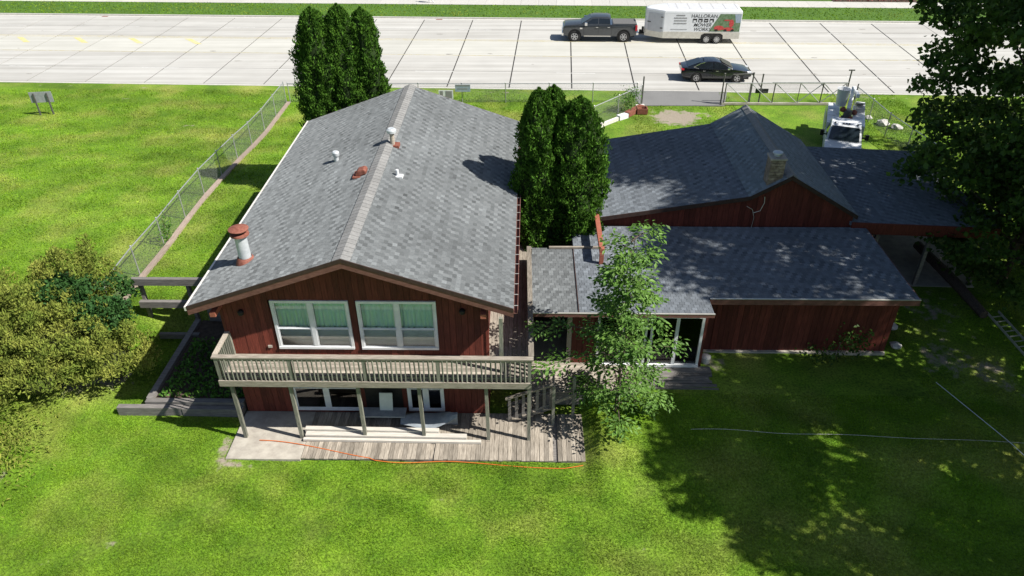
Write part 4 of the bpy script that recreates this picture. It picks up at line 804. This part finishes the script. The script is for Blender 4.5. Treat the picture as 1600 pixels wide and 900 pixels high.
def pickup():
    t = thing('pickup_truck', 'dark grey crew-cab pickup towing a trailer on the far lanes', 'pickup', (6.15, 66.0, -.1), math.pi+RA)
    fx, rx, wr = 2.15, -2.05, .45
    poly = [(3.12, .55), (3.18, .75), (3.15, 1.2), (3.0, 1.34), (1.72, 1.46), (1.5, 1.48), (-1.02, 1.46), (-1.03, 1.49), (-3.12, 1.49), (-3.17, 1.4), (-3.15, .6)]+arch(rx, .58, .5)[::-1]+arch(fx, .58, .5)[::-1]
    hw = lambda x, z: 1.02-.10*max(0, (z-1.0)/.5)**2-.10*max(0, (abs(x)-2.6)/.6)**2
    taper_body(poly, hw).build('body', 'paint_grey', t, bevel=.035, smooth=True, local=True)
    MB().box(-3.0, 3.0, -.9, .9, .45, .62).build('underbody', 'black', t, local=True)
    for x in (fx, rx):
        for s in (-1, 1): MB().lathe([(.57, s*.6), (.57, s*.985)], (x, 0, .5), 24, 'y').build('wheel_well', 'black', t, local=True)
    h2 = lambda x, z: .93-.17*(z-1.45)/.55
    cab = [(1.62, 1.44), (.72, 1.98), (.4, 2.03), (-.6, 2.03), (-.9, 1.98), (-1.02, 1.44)]; taper_body(cab, h2).build('cab', 'paint_grey', t, bevel=.04, smooth=True, local=True)
    side_pane([(1.22, 1.52), (.66, 1.88), (.18, 1.92), (.18, 1.52)], h2).build('side_window', 'car_glass', t, local=True); side_pane([(.08, 1.52), (.08, 1.92), (-.78, 1.9), (-.86, 1.52)], h2).build('side_window', 'car_glass', t, local=True)
    MB().quad((1.58, -.84, 1.5), (1.58, .84, 1.5), (.80, .74, 1.96), (.80, -.74, 1.96)).build('windshield', 'windshield', t, local=True)
    side_pane([(-.88, 1.46), (-.83, 1.92), (-.93, 1.92), (-1.0, 1.46)], h2, .016).build('pillar_trim', 'chrome', t, local=True)
    MB().box(-3.08, -1.12, -.86, .86, 1.475, 1.53).build('tonneau_cover', 'tonneau', t, bevel=.02, local=True)
    for s in (-1, 1):
        for x in (fx, rx): wheel(t, x, s*.88, wr, .29)
        MB().box(2.92, 3.185, s*.70-.16, s*.70+.16, .88, 1.18).build('headlight', 'lamp_lens', t, bevel=.02, local=True); MB().box(-3.19, -3.02, s*.93-.07, s*.93+.075, .95, 1.40).build('taillight', 'red_lens', t, bevel=.02, local=True)
        MB().box(1.1, 1.32, s*1.16-.1, s*1.16+.1, 1.42, 1.68).box(1.15, 1.25, s*.95, s*1.1, 1.46, 1.52).build('mirror', 'chrome', t, bevel=.02, local=True); MB().box(-.95, 1.35, s*1.02-.06, s*1.02+.06, .48, .54).build('running_board', 'alu', t, local=True)
        for x in (.25, -.75): MB().box(x-.1, x+.1, s*1.005-.02, s*1.005+.02, 1.22, 1.26).build('door_handle', 'chrome', t, local=True)
        for x in (1.38, .13, -1.0): MB().box(x-.008, x+.008, s*1.018-.006, s*1.018+.004, .62, 1.4).build('door_seam', 'black', t, local=True)
        MB().box(1.5, 1.72, s*1.012-.012, s*1.012+.012, 1.08, 1.2).build('badge', 'chrome', t, local=True)
    MB().box(3.1, 3.26, -.98, .98, .5, .78).build('front_bumper', 'chrome', t, bevel=.04, local=True); MB().box(-3.32, -3.12, -.95, .95, .6, .82).build('rear_bumper', 'chrome', t, bevel=.03, local=True); MB().box(3.12, 3.2, -.52, .52, .84, 1.24).build('grille', 'chrome', t, bevel=.02, local=True)
pickup()
def text_mesh(txt, size, name, mat, parent, mw, shear=0., bold=0.):
    cu = bpy.data.curves.new('t', 'FONT'); cu.body = txt; cu.size = size; cu.shear = shear; cu.align_x = 'CENTER'; cu.offset = bold; o = bpy.data.objects.new('t', cu); COL.objects.link(o); dg = bpy.context.evaluated_depsgraph_get(); me = bpy.data.meshes.new_from_object(o.evaluated_get(dg)); bpy.data.objects.remove(o); bpy.data.curves.remove(cu)
    me.materials.clear(); me.materials.append(MATS[mat]); return link(name, me, parent, mw)
def trailer():
    t = thing('cargo_trailer', 'white enclosed V-nose cargo trailer with printed lettering behind the pickup', 'trailer', (14.6, 65.75, -.1), math.pi+RA)
    # local x forward (towards pickup)
    w = 1.22; plan = [(-3.35, -w), (3.1, -w), (4.55, -.35), (4.55, .35), (3.1, w), (-3.35, w)]
    MB().prism(plan, .95, 2.62, 'z').build('box', 'paint_white', t, bevel=.03, local=True)
    po = [(-3.37, -w-.015), (3.1, -w-.015), (4.57, -.36), (4.57, .36), (3.1, w+.015), (-3.37, w+.015)]
    MB().prism(po, .42, .98, 'z').build('lower_panel', 'alu', t, bevel=.01, local=True)
    pr = [(-3.36, -w+.01), (3.05, -w+.01), (4.5, -.34), (4.5, .34), (3.05, w-.01), (-3.36, w-.01)]; pi = [(-3.2, -w+.2), (2.95, -w+.2), (4.2, -.3), (4.2, .3), (2.95, w-.2), (-3.2, w-.2)]
    m = MB(); m.add([(x*1.004, y*1.012, 2.50) for x, y in pr]+[(x, y, 2.68) for x, y in pr]+[(x, y, 2.78) for x, y in pi], [(i, (i+1) % 6, (i+1) % 6+6, i+6) for i in range(6)]+[(i+6, (i+1) % 6+6, (i+1) % 6+12, i+12) for i in range(6)]+[tuple(range(12, 18))]); m.build('roof', 'paint_white', t, bevel=.03, smooth=True, local=True)
    MB().prism([(-3.1, -.95), (2.7, -.95), (2.7, .95), (-3.1, .95)], 2.781, 2.79, 'z').build('roof_panel', 'graphic_grey', t, local=True)
    for k in range(-3, 3): MB().box(k-.02, k+.02, -.95, .95, 2.791, 2.797).build('roof_rib', 'alu', t, local=True)
    # near side of the trailer is local +y (faces the camera)
    d = Vector((4.55-3.1, -(w-.35), 0)); dn = d.normalized(); nrm = Vector((-dn.y, dn.x, 0)); base = Vector((3.1, w, 0))
    def nose(a, b, z0, z1, off, nm, mat):
        p = base+dn*a+nrm*off; q = base+dn*b+nrm*off; MB().hexa([(p.x-nrm.x*.03, p.y-nrm.y*.03, z0), (q.x-nrm.x*.03, q.y-nrm.y*.03, z0), (q.x, q.y, z0), (p.x, p.y, z0), (p.x-nrm.x*.03, p.y-nrm.y*.03, z1), (q.x-nrm.x*.03, q.y-nrm.y*.03, z1), (q.x, q.y, z1), (p.x, p.y, z1)]).build(nm, mat, t, local=True)
    nose(.14, 1.45, .9, 2.4, .02, 'side_door', 'graphic_grey')
    for z in (1.2, 2.1): nose(.08, .3, z, z+.08, .04, 'hinge', 'dark_steel')
    nose(1.2, 1.5, 1.6, 1.68, .04, 'latch', 'dark_steel')
    for s in (-1, 1):
        for x in (-1.5, -.62): wheel(t, x, s*(w-.07), .37, .24, 8)
        f = MB(); pts = [(-2.05, .44), (-2.0, .75), (-1.75, .9), (-.4, .9), (-.14, .75), (-.08, .44)]; 
        for (a, za), (b, zb) in zip(pts[:-1], pts[1:]): f.beam((a, s*(w-.09), za), (b, s*(w-.09), zb), .22, .03, up=(0, 0, 1) if abs(b-a) > .1 else (1, 0, 0))
        f.build('fender', 'alu', t, local=True); MB().prism([(-2.0, .42), (-1.97, .74), (-1.73, .87), (-.42, .87), (-.16, .74), (-.1, .42)], s*(w-.1), s*(w+.017)).build('wheel_well', 'black', t, local=True)
    for p in ((4.5, -.3), (4.5, .3)): MB().beam((*p, .5), (5.55, 0, .5), .08, .1).build('tongue', 'dark_steel', t, local=True)
    MB().box(4.62, 4.78, -.12, .12, .5, 1.05).box(4.8, 5.0, -.1, .1, .56, .8).build('jack', 'black', t, local=True); MB().box(-3.39, -3.36, -1.1, 1.1, .5, 2.5).build('rear_door', 'graphic_grey', t, local=True)
    # lettering on the near side (+y): text x runs towards local -x
    def place(x, z, off=.012): return Matrix.Translation((x, w+off, z)) @ Matrix(((-1, 0, 0, 0), (0, 0, 1, 0), (0, 1, 0, 0), (0, 0, 0, 1)))
    text_mesh('HALLORAN', .42, 'lettering', 'print_black', t, place(-.25, 2.14)); text_mesh('MOWER', .40, 'lettering', 'print_black', t, place(-.15, 1.42), .3, .002); text_mesh('WORKS', .40, 'lettering', 'print_black', t, place(-.15, 1.06), .3, .002)
    for k, s in enumerate(('FULL SERVICE', '847 381 7380', 'BARRINGTON', '847 304 4020')[:0]): pass
    for k, wd in enumerate((.75, 1.1, 1.05, 1.1)): 
        for j in range(9): MB().box(1.75-wd/2+j*wd/9, 1.75-wd/2+(j+.75)*wd/9, w+.008, w+.012, 2.28-k*.22, 2.37-k*.22).build('small_print', 'print_grey', t, local=True)
    MB().box(1.1, 2.5, w+.008, w+.012, 1.16, 1.19).build('small_print', 'print_grey', t, local=True)
    for k in range(4):
        x = .52-k*.47; MB().box(x-.17, x+.17, w+.008, w+.012, 1.78, 2.06).build('icon', 'print_black', t, local=True); MB().box(x-.1+.04*(k % 2), x+.12, w+.0125, w+.015, 1.78+.05*(k % 3), 1.93).build('icon_mark', 'paint_white', t, local=True)
    zq = w+.010
    MB().add([(-1.55, zq, 2.46), (-3.3, zq, 2.46), (-3.3, zq, 1.02), (-.75, zq, 1.02)], [(0, 1, 2, 3)]).build('picture_panel', 'print_green', t, local=True); MB().add([(-2.75, zq+.003, 2.45), (-3.29, zq+.003, 2.45), (-3.29, zq+.003, 1.75), (-2.9, zq+.003, 1.75)], [(0, 1, 2, 3)]).build('picture_sky', 'print_blue', t, local=True)
    pm = MB()
    def disc(cx, cz, r1, r2, y): pm.add([(cx+r1*math.cos(a), y, cz+r2*math.sin(a)) for a in [2*math.pi*k/14 for k in range(14)]], [tuple(range(14))])
    disc(-1.55, 1.32, .42, .2, zq+.006); disc(-2.35, 1.22, .45, .16, zq+.0065); disc(-2.55, 1.7, .2, .32, zq+.007); disc(-2.2, 1.95, .3, .06, zq+.0075); pm.build('picture_mower', 'print_red', t, local=True, recalc=False)
    p2 = MB(); [p2.add([(c+.14*math.cos(a), zq+.009, 1.13+.1*math.sin(a)) for a in [2*math.pi*k/12 for k in range(12)]], [tuple(range(12))]) for c in (-1.35, -2.1, -2.7)]; p2.build('picture_wheels', 'print_black', t, local=True, recalc=False)
trailer()
def sedan():
    t = thing('sedan_car', 'black fastback sedan driving on the near road lane', 'car', (14.0, 55.4, -.1), RA)
    fx, rx, wr = 1.52, -1.48, .345; zb = .32
    poly = [(2.55, .42), (2.6, .6), (2.5, .74), (2.2, .83), (1.15, .98), (.4, 1.0), (-1.4, 1.02), (-2.2, 1.05), (-2.52, 1.0), (-2.6, .72), (-2.5, .4)]+arch(rx, .42, zb)[::-1]+arch(fx, .42, zb)[::-1]
    hw = lambda x, z: .955-.13*max(0, (z-.62)/.42)**1.6-.20*max(0, (abs(x)-1.7)/.9)**2
    taper_body(poly, hw).build('body', 'paint_black', t, bevel=.05, smooth=True, local=True, seg=3)
    h2 = lambda x, z: .83-.22*max(0, (z-.98))/.48
    cab = [(1.2, .96), (.75, 1.2), (.3, 1.4), (-.15, 1.475), (-.7, 1.47), (-1.25, 1.36), (-1.8, 1.18), (-2.25, 1.02), (-2.2, .96)]; taper_body(cab, h2).build('cabin', 'paint_black', t, bevel=.05, smooth=True, local=True, seg=3)
    side_pane([(.92, 1.02), (.35, 1.33), (-.25, 1.4), (-.25, 1.02)], h2).build('side_window', 'car_glass', t, local=True); side_pane([(-.33, 1.02), (-.33, 1.4), (-.75, 1.395), (-1.2, 1.29), (-1.65, 1.09), (-1.3, 1.02)], h2).build('side_window', 'car_glass', t, local=True)
    for s in (-1, 1):
        tr = MB(); pts = [(-.9, 1.41), (-1.25, 1.32), (-1.72, 1.09), (-1.35, 1.0)]; [tr.beam((a, s*(h2(a, za)+.015), za), (b, s*(h2(b, zb_)+.015), zb_), .02, .03) for (a, za), (b, zb_) in zip(pts[:-1], pts[1:])]; tr.build('window_trim', 'chrome', t, local=True)
    MB().quad((1.17, -.74, 1.02), (1.17, .74, 1.02), (.32, .6, 1.43), (.32, -.6, 1.43)).build('windshield', 'windshield', t, local=True, mw=Matrix.Translation((.02, 0, .02))); MB().quad((-2.1, -.66, 1.085), (-2.1, .66, 1.085), (-1.2, .58, 1.41), (-1.2, -.58, 1.41)).build('rear_window', 'windshield', t, local=True, mw=Matrix.Translation((-.01, 0, .012)))
    for s in (-1, 1):
        for x in (fx, rx): wheel(t, x, s*.85, wr, .22, 5); MB().lathe([(.415, s*.55), (.415, s*.93)], (x, 0, zb+.0), 22, 'y').build('wheel_well', 'black', t, local=True)
        MB().box(2.25, 2.56, s*.68-.14, s*.68+.12, .66, .78).build('headlight', 'lamp_lens', t, bevel=.03, local=True); MB().box(-2.6, -2.4, s*.65-.16, s*.65+.16, .84, .95).build('taillight', 'red_lens', t, bevel=.02, local=True); MB().box(.72, .9, s*.98-.1, s*.98+.08, 1.0, 1.14).build('mirror', 'chrome', t, bevel=.03, local=True)
        for x in (.0, -.95): MB().box(x-.09, x+.09, s*.925-.012, s*.925+.012, .84, .87).build('door_handle', 'chrome', t, local=True)
        for x in (.95, -.29, -1.15): MB().box(x-.006, x+.006, s*.948-.02, s*.948+.004, .4, .95).build('door_seam', 'rubber', t, local=True)
    MB().box(2.5, 2.63, -.6, .6, .4, .6).build('grille', 'black', t, bevel=.03, local=True); MB().box(-1.0, -.9, -.02, .02, 1.44, 1.52).build('antenna_fin', 'paint_black', t, local=True)
    MB().box(-2.4, 2.4, -.8, .8, .24, .4).build('underbody', 'black', t, local=True)
sedan()
def utility_truck():
    t = thing('utility_truck', 'white bucket truck parked behind the garage, nose toward the camera', 'truck', (18.6, 41.6, .12), R(-90-20))
    hw = lambda x, z: 1.0-.08*max(0, (z-1.1))
    body = [(3.0, .55), (3.05, 1.05), (2.85, 1.22), (1.75, 1.32), (.0, 1.32), (.0, .55)]+arch(2.05, .52, .5)[::-1]; taper_body(body, hw).build('front_body', 'paint_white', t, bevel=.05, smooth=True, local=True)
    h2 = lambda x, z: .96-.16*(z-1.3)/.75
    taper_body([(1.85, 1.3), (1.22, 2.0), (.95, 2.08), (.15, 2.08), (.0, 1.95), (.0, 1.3)], h2).build('cab', 'paint_white', t, bevel=.05, smooth=True, local=True)
    MB().quad((1.83, -.82, 1.36), (1.83, .82, 1.36), (1.27, .74, 1.98), (1.27, -.74, 1.98)).build('windshield', 'windshield', t, local=True, mw=Matrix.Translation((.015, 0, .012))); side_pane([(1.6, 1.38), (1.15, 1.9), (.2, 1.92), (.2, 1.38)], h2).build('side_window', 'car_glass', t, local=True)
    for y in (-.6, -.15, 0, .15, .6): MB().box(1.0, 1.1, y-.04, y+.04, 2.07, 2.12).build('cab_marker_lamp', 'dark_steel', t, local=True)
    for s in (-1, 1):
        MB().box(-3.6, -.12, s*.72-.3, s*.72+.38, .62, 1.62).build('service_box', 'paint_white', t, bevel=.02, local=True)
        for a, b in ((-3.4, -2.5), (-2.4, -1.3), (-1.2, -.3)): MB().box(a, b, s*1.1-.012, s*1.1+.012, .8, 1.5).build('compartment_door', 'graphic_grey', t, bevel=.01, local=True); MB().box(a+.06, b-.06, s*.76-.22, s*.76+.22, 1.621, 1.64).build('compartment_lid', 'paint_white', t, local=True)
        for x in (2.05, -2.2): wheel(t, x, s*.88, .42, .26)
        MB().box(1.35, 1.5, s*1.2-.1, s*1.2+.1, 1.4, 1.7).box(1.38, 1.44, s*.92, s*1.12, 1.45, 1.5).build('mirror', 'black', t, local=True); MB().box(2.9, 3.06, s*.7-.16, s*.7+.16, .85, 1.08).build('headlight', 'lamp_lens', t, bevel=.02, local=True)
    MB().box(-3.6, -.1, -.42, .42, .7, .8).build('bed_floor', 'rust', t, local=True); MB().box(-3.4, 2.9, -.5, .5, .45, .62).build('chassis', 'black', t, local=True); MB().box(-1.1, -.3, -.3, .3, .8, 1.35).build('tool_bin', 'graphic_grey', t, bevel=.02, local=True)
    MB().lathe([(.34, .8), (.34, 1.5), (.24, 1.55), (.24, 1.9)], (-1.7, .1, 0), 16).build('turret', 'dark_steel', t, smooth=True, local=True)
    MB().beam((-1.7, .1, 1.95), (-4.1, .25, 2.5), .24, .26).beam((-4.1, .25, 2.55), (-1.9, .45, 2.75), .18, .2).build('boom', 'paint_white', t, bevel=.03, local=True)
    MB().beam((-3.6, .72, 1.7), (-2.4, .72, 2.2), .5, .06).box(-3.55, -2.3, .55, 1.05, 1.64, 1.9).build('ladder_rack', 'graphic_grey', t, local=True)
    b = MB(); pr = [(.30, 1.85), (.38, 2.85), (.41, 2.88), (.36, 2.88), (.28, 1.92)]; b.lathe(pr, (-2.7, -.35, 0), 20); b.build('bucket', 'paint_white', t, smooth=True, local=True)
    for (x, y, z) in ((-1.75, -.2, 1.9), (-1.9, .45, 1.75), (-1.5, .3, 1.45)): MB().lathe([(.05, -.14), (.17, -.08), (.19, .06), (.08, .16)], (x, y, z), 9).build('cable_reel', 'rust', t, local=True)
    MB().tube([(-2.9, .35, 2.2), (-3.2, .4, 3.1)], .04, 6).build('mast', 'dark_steel', t, local=True)
    MB().box(3.0, 3.12, -.95, .95, .5, .72).build('front_bumper', 'paint_white', t, bevel=.03, local=True)
utility_truck()

# ------------------------------------------------------------------ small things
def build_small():
    lm = [(-7.5, -2.95, 17.86, 18.02, 'long pale plank lying nearest the house on lower deck'), (-7.45, -2.0, 17.66, 17.84, 'long pale plank in the middle of the deck pile'), (-7.5, -1.5, 17.52, 17.63, 'narrow pale plank lying along the deck posts')]
    for i, (a, b, c, d, l) in enumerate(lm): o = MB().hexa([(a, c, .112), (b, c-.05, .112), (b, d-.05, .112), (a, d, .112), (a, c, (.34-.07*i)), (b, c-.05, (.34-.07*i)), (b, d-.05, (.34-.07*i)), (a, d, (.34-.07*i))]).build('plank', 'pale_lumber'); tag(o, l, 'plank', 'planks stored on the lower deck')
    cv = MB(); n = 14; V = []; F = []
    for i in range(n+1):
        f = i/n; x = -4.3+1.95*f; w = .34*math.sin(math.pi*min(1, .12+.8*f))*(1 if f < .9 else .6)+.05; z = .42+.22*f**3+.05*math.sin(f*9)
        V += [(x, 18.35-w, z-.12), (x, 18.35-w*.4, z), (x, 18.35+w*.4, z+.02), (x, 18.35+w, z-.1), (x, 18.35, .14)]
    for i in range(n):
        for j in range(5): F.append((i*5+j, i*5+(j+1) % 5, (i+1)*5+(j+1) % 5, (i+1)*5+j))
    F += [(0, 1, 2, 3, 4), tuple(n*5+k for k in (4, 3, 2, 1, 0))]
    o = MB().add(V, F).build('tarpaulin_bundle', 'tarp', smooth=True); tag(o, 'long object under a grey tarpaulin by the lower window', 'tarp')
    tr = thing('low_bench', 'low grey bench with a pale upright panel by lower door', 'bench', (-5, 18.6, .1)); MB().box(-5.7, -4.15, 18.3, 18.75, .48, .53).build('top', 'tarp', tr); 
    for x in (-5.6, -4.25): MB().box(x-.03, x+.03, 18.35, 18.7, .1, .48).build('leg', 'tarp', tr)
    o = MB().hexa([(-5.05, 18.6, .54), (-4.6, 18.6, .54), (-4.6, 18.63, .54), (-5.05, 18.63, .54), (-5.05, 18.8, 1.15), (-4.6, 18.8, 1.15), (-4.6, 18.83, 1.15), (-5.05, 18.83, 1.15)]).build('leaning_board', 'sheet'); tag(o, 'pale square board leaning against the lower door', 'board')
    pts = []; 
    for i in range(60):
        f = i/59; x = -9.0+11.4*f; y = 17.55-.85*ss(0, .45, f)-.12*math.sin(f*9)*ss(.4, .6, f)-.08*f; 
        if f > .9: y += (f-.9)*2.2
        z = (.115 if y > 16.78 and x < 2 else .045); pts.append((x, float(y), z))
    cord = MB().tube(pts, .013, 5).build('orange_cord', 'orange', smooth=True); tag(cord, 'orange extension cord lying along the front of the lower deck', 'cord')
    pts = [(5.5+11*k/20, 17.85-.5*k/20+.05*math.sin(k*.8), g1(5.5+11*k/20, 17.85-.5*k/20)+.055+.015*math.sin(k)) for k in range(21)]; o = MB().tube(pts, .007, 4).build('garden_rope', 'white_trim'); tag(o, 'thin pale rope lying across the shaded right lawn', 'rope')
    pts = [(14.7+1.6*k/10, 20.3-4.3*k/10, g1(14.7+1.6*k/10, 20.3-4.3*k/10)+.06) for k in range(11)]; o = MB().tube(pts, .014, 4).build('white_rope', 'white_paint'); tag(o, 'straight white rope running to the lower right lawn corner', 'rope')
    # rotting planks in front of the sliding doors
    st = thing('door_platform', 'rotting grey plank platform below the sliding doors', 'platform', (5.3, 20.3, .4)); MB().box(3.95, 6.75, 20.62, 21.0, .4, .6).build('step', 'grey_beam', st)
    y = 19.7
    for k in range(7): 
        ta = random.uniform(-.035, .035); piece('plank', 'grey_beam', st, 4.0+random.uniform(-.1, .2), 6.75+random.uniform(-.25, .25), y, y+.11, .44+.02*k, .5+.02*k+random.uniform(-.02, .05), tilt=ta); y += .128
    o = MB().lathe([(.05, 0), (.16, .03), (.19, .3), (.15, .34), (.03, .36)], (6.65, 21.35, .5), 14).build('stone_jar', 'rock', smooth=True); tag(o, 'pale round stone urn at the wing corner', 'urn')
    ld = thing('aluminium_ladder', 'aluminium extension ladder lying in the shade at far right', 'ladder', (18.7, 23.2, .5)); p, q = Vector((18.45, 24.3, .75)), Vector((18.55, 20.6, .7)); off = Vector((.5, .1, 0))
    for s in (0, 1): piece_beam('rail', 'alu', ld, p+off*s, q+off*s, .03, .09)
    for k in range(1, 12): a = p+(q-p)*k/12; piece_beam('rung', 'alu', ld, a, a+off, .035, .03)
    lg = MB().tube([(17.9, 29.5, .8), (18.2, 26.5, .75), (18.3, 24.2, .7)], [.2, .22, .18], 9).build('fallen_log', 'bark', smooth=True); tag(lg, 'fallen log lying beside the carport in deep shade', 'log')
    for i, (x, y, s, l) in enumerate([(14.4, 23.6, .25, 'pale stone at the wing right corner'), (14.1, 22.4, .22, 'small pale stone beside the wing footing'), (22.9, 45.9, .4, 'pale boulder behind the utility truck fence'), (23.5, 45.2, .35, 'smaller pale rock right of the boulder'), (22.4, 47.0, .25, 'little rock near the fence corner')]):
        b = bmesh.new(); bmesh.ops.create_icosphere(b, subdivisions=2, radius=s)
        for v in b.verts: v.co *= 1+random.uniform(-.18, .18); v.co.z *= .6
        me = bpy.data.meshes.new('stone'); b.to_mesh(me); b.free(); me.materials.append(MATS['rock']); o = link('stone', me, None, Matrix.Translation((x, y, g1(x, y)+s*.3))); tag(o, l, 'stone', 'pale stones lying about')
    d = thing('timber_kerb', 'red and white painted timbers laid along the driveway fence', 'timbers', (6, 47, 0))
    piece_beam('timber', 'white_trim', d, (4.55, 45.4, .1), (6.1, 46.9, .1), .2, .22); piece_beam('timber', 'white_paint', d, (5.95, 46.75, .15), (6.6, 47.25, .15), .35, .3); piece_beam('timber', 'rust', d, (6.55, 47.2, .2), (7.7, 48.5, .25), .4, .3); piece_beam('timber', 'white_trim', d, (7.3, 48.65, .2), (7.9, 48.75, .2), .2, .25)
    d2 = thing('red_crate', 'open rusty red crate beside the driveway timbers', 'crate', (7.6, 47.9, 0)); 
    for a in ((7.3, 7.36, 47.6, 48.2), (7.94, 8.0, 47.6, 48.2), (7.36, 7.94, 47.6, 47.66), (7.36, 7.94, 48.14, 48.2)): MB().box(*a, .05, .42).build('side', 'rust', d2)
    MB().box(7.36, 7.94, 47.66, 48.14, .05, .1).build('bottom', 'rust', d2)
build_small()
def person():
    x, y = -10.0, 78.6
    t = thing('person', 'person in white trousers walking along the far sidewalk at the top edge', 'person', (x, y, .03), RA)
    J = [(0, 0, .95), (0, 0, 1.2), (0, 0, 1.42), (0, 0, 1.52), (.01, 0, 1.62), (.02, 0, 1.74), (.02, -.1, .92), (.1, -.1, .5), (.22, -.1, .09), (.36, -.1, .04), (-.02, .1, .92), (-.02, .1, .5), (-.22, .1, .12), (-.08, .1, .05), (0, -.2, 1.4), (-.08, -.24, 1.12), (.02, -.25, .88), (.06, -.25, .80), (0, .2, 1.4), (.06, .24, 1.12), (.18, .25, .9), (.24, .25, .83)]
    E_ = [(0, 1), (1, 2), (2, 3), (3, 4), (4, 5), (0, 6), (6, 7), (7, 8), (8, 9), (0, 10), (10, 11), (11, 12), (12, 13), (2, 14), (14, 15), (15, 16), (16, 17), (2, 18), (18, 19), (19, 20), (20, 21)]
    rad = [.15, .14, .16, .055, .095, .085, .1, .065, .05, .045, .1, .065, .05, .045, .06, .045, .035, .03, .06, .045, .035, .03]
    me = bpy.data.meshes.new('body'); me.from_pydata(J, E_, []); o = link('body', me, t); sm = o.modifiers.new('skin', 'SKIN'); o.modifiers.new('sub', 'SUBSURF').levels = 1; o.modifiers['sub'].render_levels = 1
    for v, r_ in zip(me.skin_vertices[0].data, rad): v.radius = (r_, r_)
    me.skin_vertices[0].data[0].use_root = True
    for n in ('cloth_white', 'cloth_dark', 'skin'): me.materials.append(MATS[n])
    dg = bpy.context.evaluated_depsgraph_get(); m2 = bpy.data.meshes.new_from_object(o.evaluated_get(dg)); o.modifiers.clear(); o.data = m2
    m2.materials.clear(); [m2.materials.append(MATS[n]) for n in ('cloth_white', 'cloth_dark', 'skin')]
    for p in m2.polygons: z = p.center.z; p.material_index = 2 if z > 1.47 or (abs(p.center.y) > .19 and z < 1.0) else (1 if z > .95 else 0); p.use_smooth = True
    MB().lathe([(.1, 1.66), (.108, 1.74), (.085, 1.81), (.02, 1.835)], (.0, 0, 0), 12).build('hair', 'black', t, smooth=True, local=True)
person()
